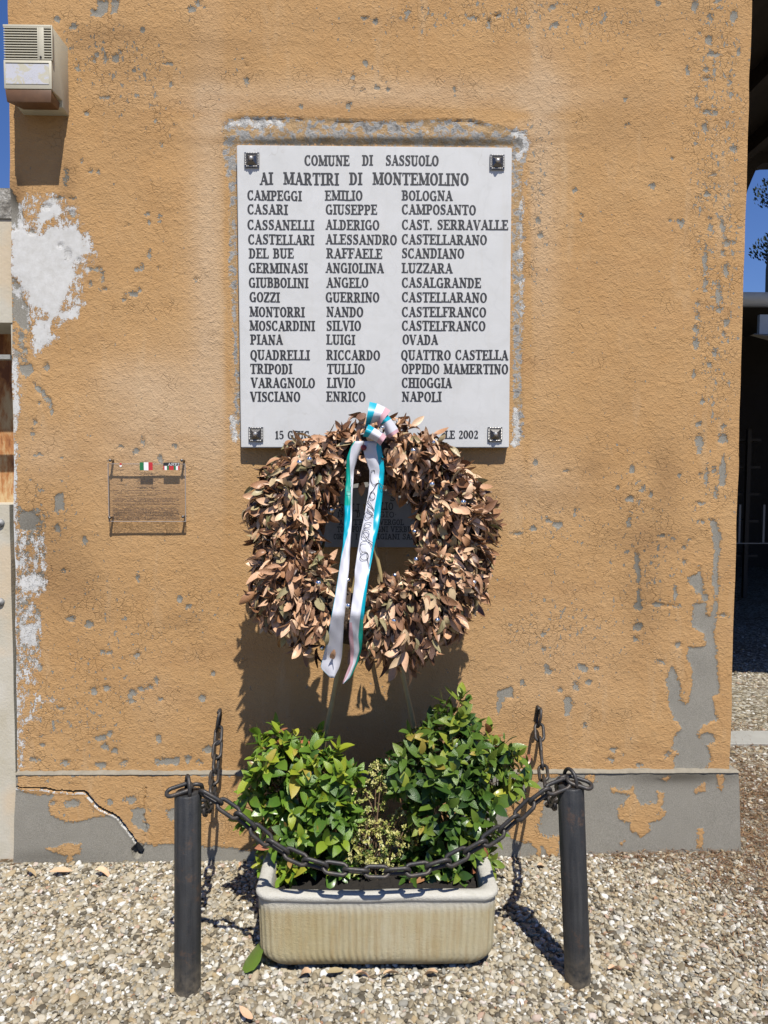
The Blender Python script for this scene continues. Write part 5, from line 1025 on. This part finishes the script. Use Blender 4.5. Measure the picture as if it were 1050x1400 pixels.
def patch(quads, name, liftA, bul):
    """a loop of the bow: stripe quads (photo traced) bulged forward, with a return behind"""
    V = []; Fc = []; mm = []; n_ = 8
    Yk = wfront(515, 600, .0).y-.04
    for (a_, b_, c__, d_), mat_ in quads:     # a-b one end, d-c the other end
        for side in (0, 1):
            n0 = len(V)
            for i in range(n_+1):
                u_ = i/n_
                for j in range(5):
                    v_ = j/4; x = (a_[0]*(1-v_)+b_[0]*v_)*(1-u_)+(d_[0]*(1-v_)+c__[0]*v_)*u_; y = (a_[1]*(1-v_)+b_[1]*v_)*(1-u_)+(d_[1]*(1-v_)+c__[1]*v_)*u_
                    Yd = Yk-liftA+(-1 if side == 0 else .6)*bul*math.sin(math.pi*u_); V.append(W(x, y, Yd))
            for i in range(n_):
                for j in range(4): Fc.append((n0+i*5+j, n0+i*5+5+j, n0+i*5+6+j, n0+i*5+j+1)); mm.append(mat_)
    link(name, mesh(name, V, Fc, MR, True, mm), rb)
C5 = lambda pts_: T(430, 540, 5.836, pts_)
patch([(C5([(440,55),(500,68),(445,232),(400,265)]), 1), (C5([(500,68),(565,98),(500,215),(445,232)]), 0), (C5([(565,98),(607,125),(505,262),(500,215)]), 2)], 'bow_loop', .0, .028)
patch([(C5([(582,158),(612,190),(540,235),(520,235)]), 1), (C5([(612,190),(665,268),(572,325),(540,235)]), 0), (C5([(665,268),(672,292),(598,345),(572,325)]), 2)], 'bow_loop', .008, .02)
patch([(C5([(430,235),(478,262),(425,338),(385,330)]), 1), (C5([(478,262),(545,300),(495,375),(425,338)]), 0), (C5([(545,300),(574,330),(525,405),(495,375)]), 2)], 'bow_loop', .03, .022)
kp = W(497, 612, dep(606, .012)); kn = MB(); kn.lathe([(0, -.012), (.009, -.009), (.011, 0), (.009, .009), (0, .012)], kp, 10, 0, 'y'); link('knot', kn.me('knot', m_plain('dark_red_tie', (.16, .02, .03), .5), True), rb)
link('bauble', BALL, rb, Matrix.Translation(W(523, 584.5, wfront(515, 600, 0).y-.075)))
# handwriting running up the right tail
def ink(strokes, r=.0010):
    m = MB()
    for s_ in strokes:
        p_ = catm([Vector((x, y, 0)) for x, y in s_], 6); m.tube([W(q_.x, q_.y, dep(q_.y, .006)-.0105-.0005) for q_ in p_], r, 5)
    return m
C1 = lambda pts_: T(430, 640, 6.176, pts_)
st1 = [C1(s_) for s_ in ([(508,45),(505,20),(480,25),(475,70),(478,110),(500,140),(535,125),(560,135),(580,165),(560,175),(545,140),(540,95)],
 [(540,125),(515,150),(495,185),(470,215),(475,255),(500,265),(512,235),(500,205),(480,205),(455,265),(480,310),(505,360)], [(460,270),(445,290),(475,330),(498,355)], [(455,330),(445,352),(470,385),(500,405)], [(440,375),(425,385),(435,420),(465,415),(490,385),(450,350)],
 [(483,465),(455,460),(425,470),(420,495),(450,500),(475,495)], [(430,500),(405,535),(400,580),(430,590),(460,565),(455,535),(430,525),(412,545),(450,600),(490,670)], [(495,635),(455,605)],
 [(440,620),(400,625),(385,660),(395,700),(420,710),(445,715),(455,750),(430,775),(400,770),(385,740),(405,712),(440,712),(445,760),(465,830)])]
link('handwriting', ink(st1).me('handwriting', M_INK), rb)
st2 = [C1(s_) for s_ in ([(313,90),(316,120)], [(312,145),(305,175)], [(272,200),(308,202)])]
link('handwriting', ink(st2, .0008).me('handwriting', M_INK), rb)
dl = fol.var[1]; me_ = mesh('dead_leaf', dl[0], dl[1], M_DRY, True); me_.attributes.new('tint', 'FLOAT', 'POINT').data.foreach_set('value', np.full(len(dl[0]), .5, np.float32))
link('dead_leaf', me_, None, Matrix.Translation(W(457, 888, dep(888, .02))) @ frame((-.15, 0, -1), (0, -1, 0)) @ Matrix.Scale(.06, 4), 'curled dry leaf stuck to the end of the left ribbon tail', 'leaf')

# ============================================================ fallen leaves and bits on the gravel
def fallen(px, py, L, ang, tint, mat, v, label, up_=.02, tiltv=(0, 0, 1), wide=1.0):
    p = G(px, py, .008+up_*.5); V, Fc = dv[v] if mat is M_DRY else (gl_var[v][0]*np.array([wide, 1, 1]), gl_var[v][1])
    me_ = mesh('fallen_leaf', V, Fc, mat, True); me_.attributes.new('tint', 'FLOAT', 'POINT').data.foreach_set('value', np.full(len(V), tint, np.float32))
    link('fallen_leaf', me_, None, Matrix.Translation(p) @ frame((math.cos(ang), math.sin(ang), .05), tiltv) @ Matrix.Scale(L, 4), label, 'leaf', None)
fallen(352, 1320, .115, 2.05, .52, M_LIME, 5, 'large green fallen leaf leaning at the lower left corner of the planter', .05, (-.15, -1, .5), 1.75)
fallen(425, 1330, .085, 2.9, .75, M_DRY, 4, 'orange-brown curled leaf under the front edge of the planter, leftmost there')
fallen(447, 1330, .06, .4, .9, M_DRY, 5, 'olive-brown fallen leaf beside the orange curled leaf under the planter front')
fallen(487, 1331, .055, .2, .62, M_DRY, 7, 'reddish curled leaf at the middle of the planter front edge')
fallen(524, 1332, .06, .3, .78, M_DRY, 3, 'tan curled leaf just right of the reddish one below the planter')
fallen(598, 1330, .07, 2.9, .78, M_DRY, 1, 'long tan curled leaf below the right half of the planter')
fallen(130, 1190, .085, .1, .68, M_DRY, 1, 'rolled brown leaf lying against the plinth right of the long orange leaf', .03)
fallen(68, 1192, .085, .35, .76, M_DRY, 5, 'long orange-brown leaf lying on gravel at the left plinth', .02)
fallen(36, 1188, .06, -.4, .86, M_DRY, 0, 'yellowish dry leaf on the gravel at the far left of the plinth', .02)
fallen(328, 1184, .05, 1.6, .6, M_DRY, 3, 'small upright brown leaf at the plinth left of the planter', .05)
fallen(735, 1183, .07, .1, .8, M_DRY, 4, 'tan leaf on gravel against the plinth left of the right bollard', .03)
fallen(832, 1325, .075, .3, .7, M_DRY, 7, 'pale tan leaf lying on the gravel right of the right bollard', .01)
fallen(345, 1393, .055, 2.6, .62, M_DRY, 2, 'small reddish leaf on the gravel at the bottom of the picture', .01)
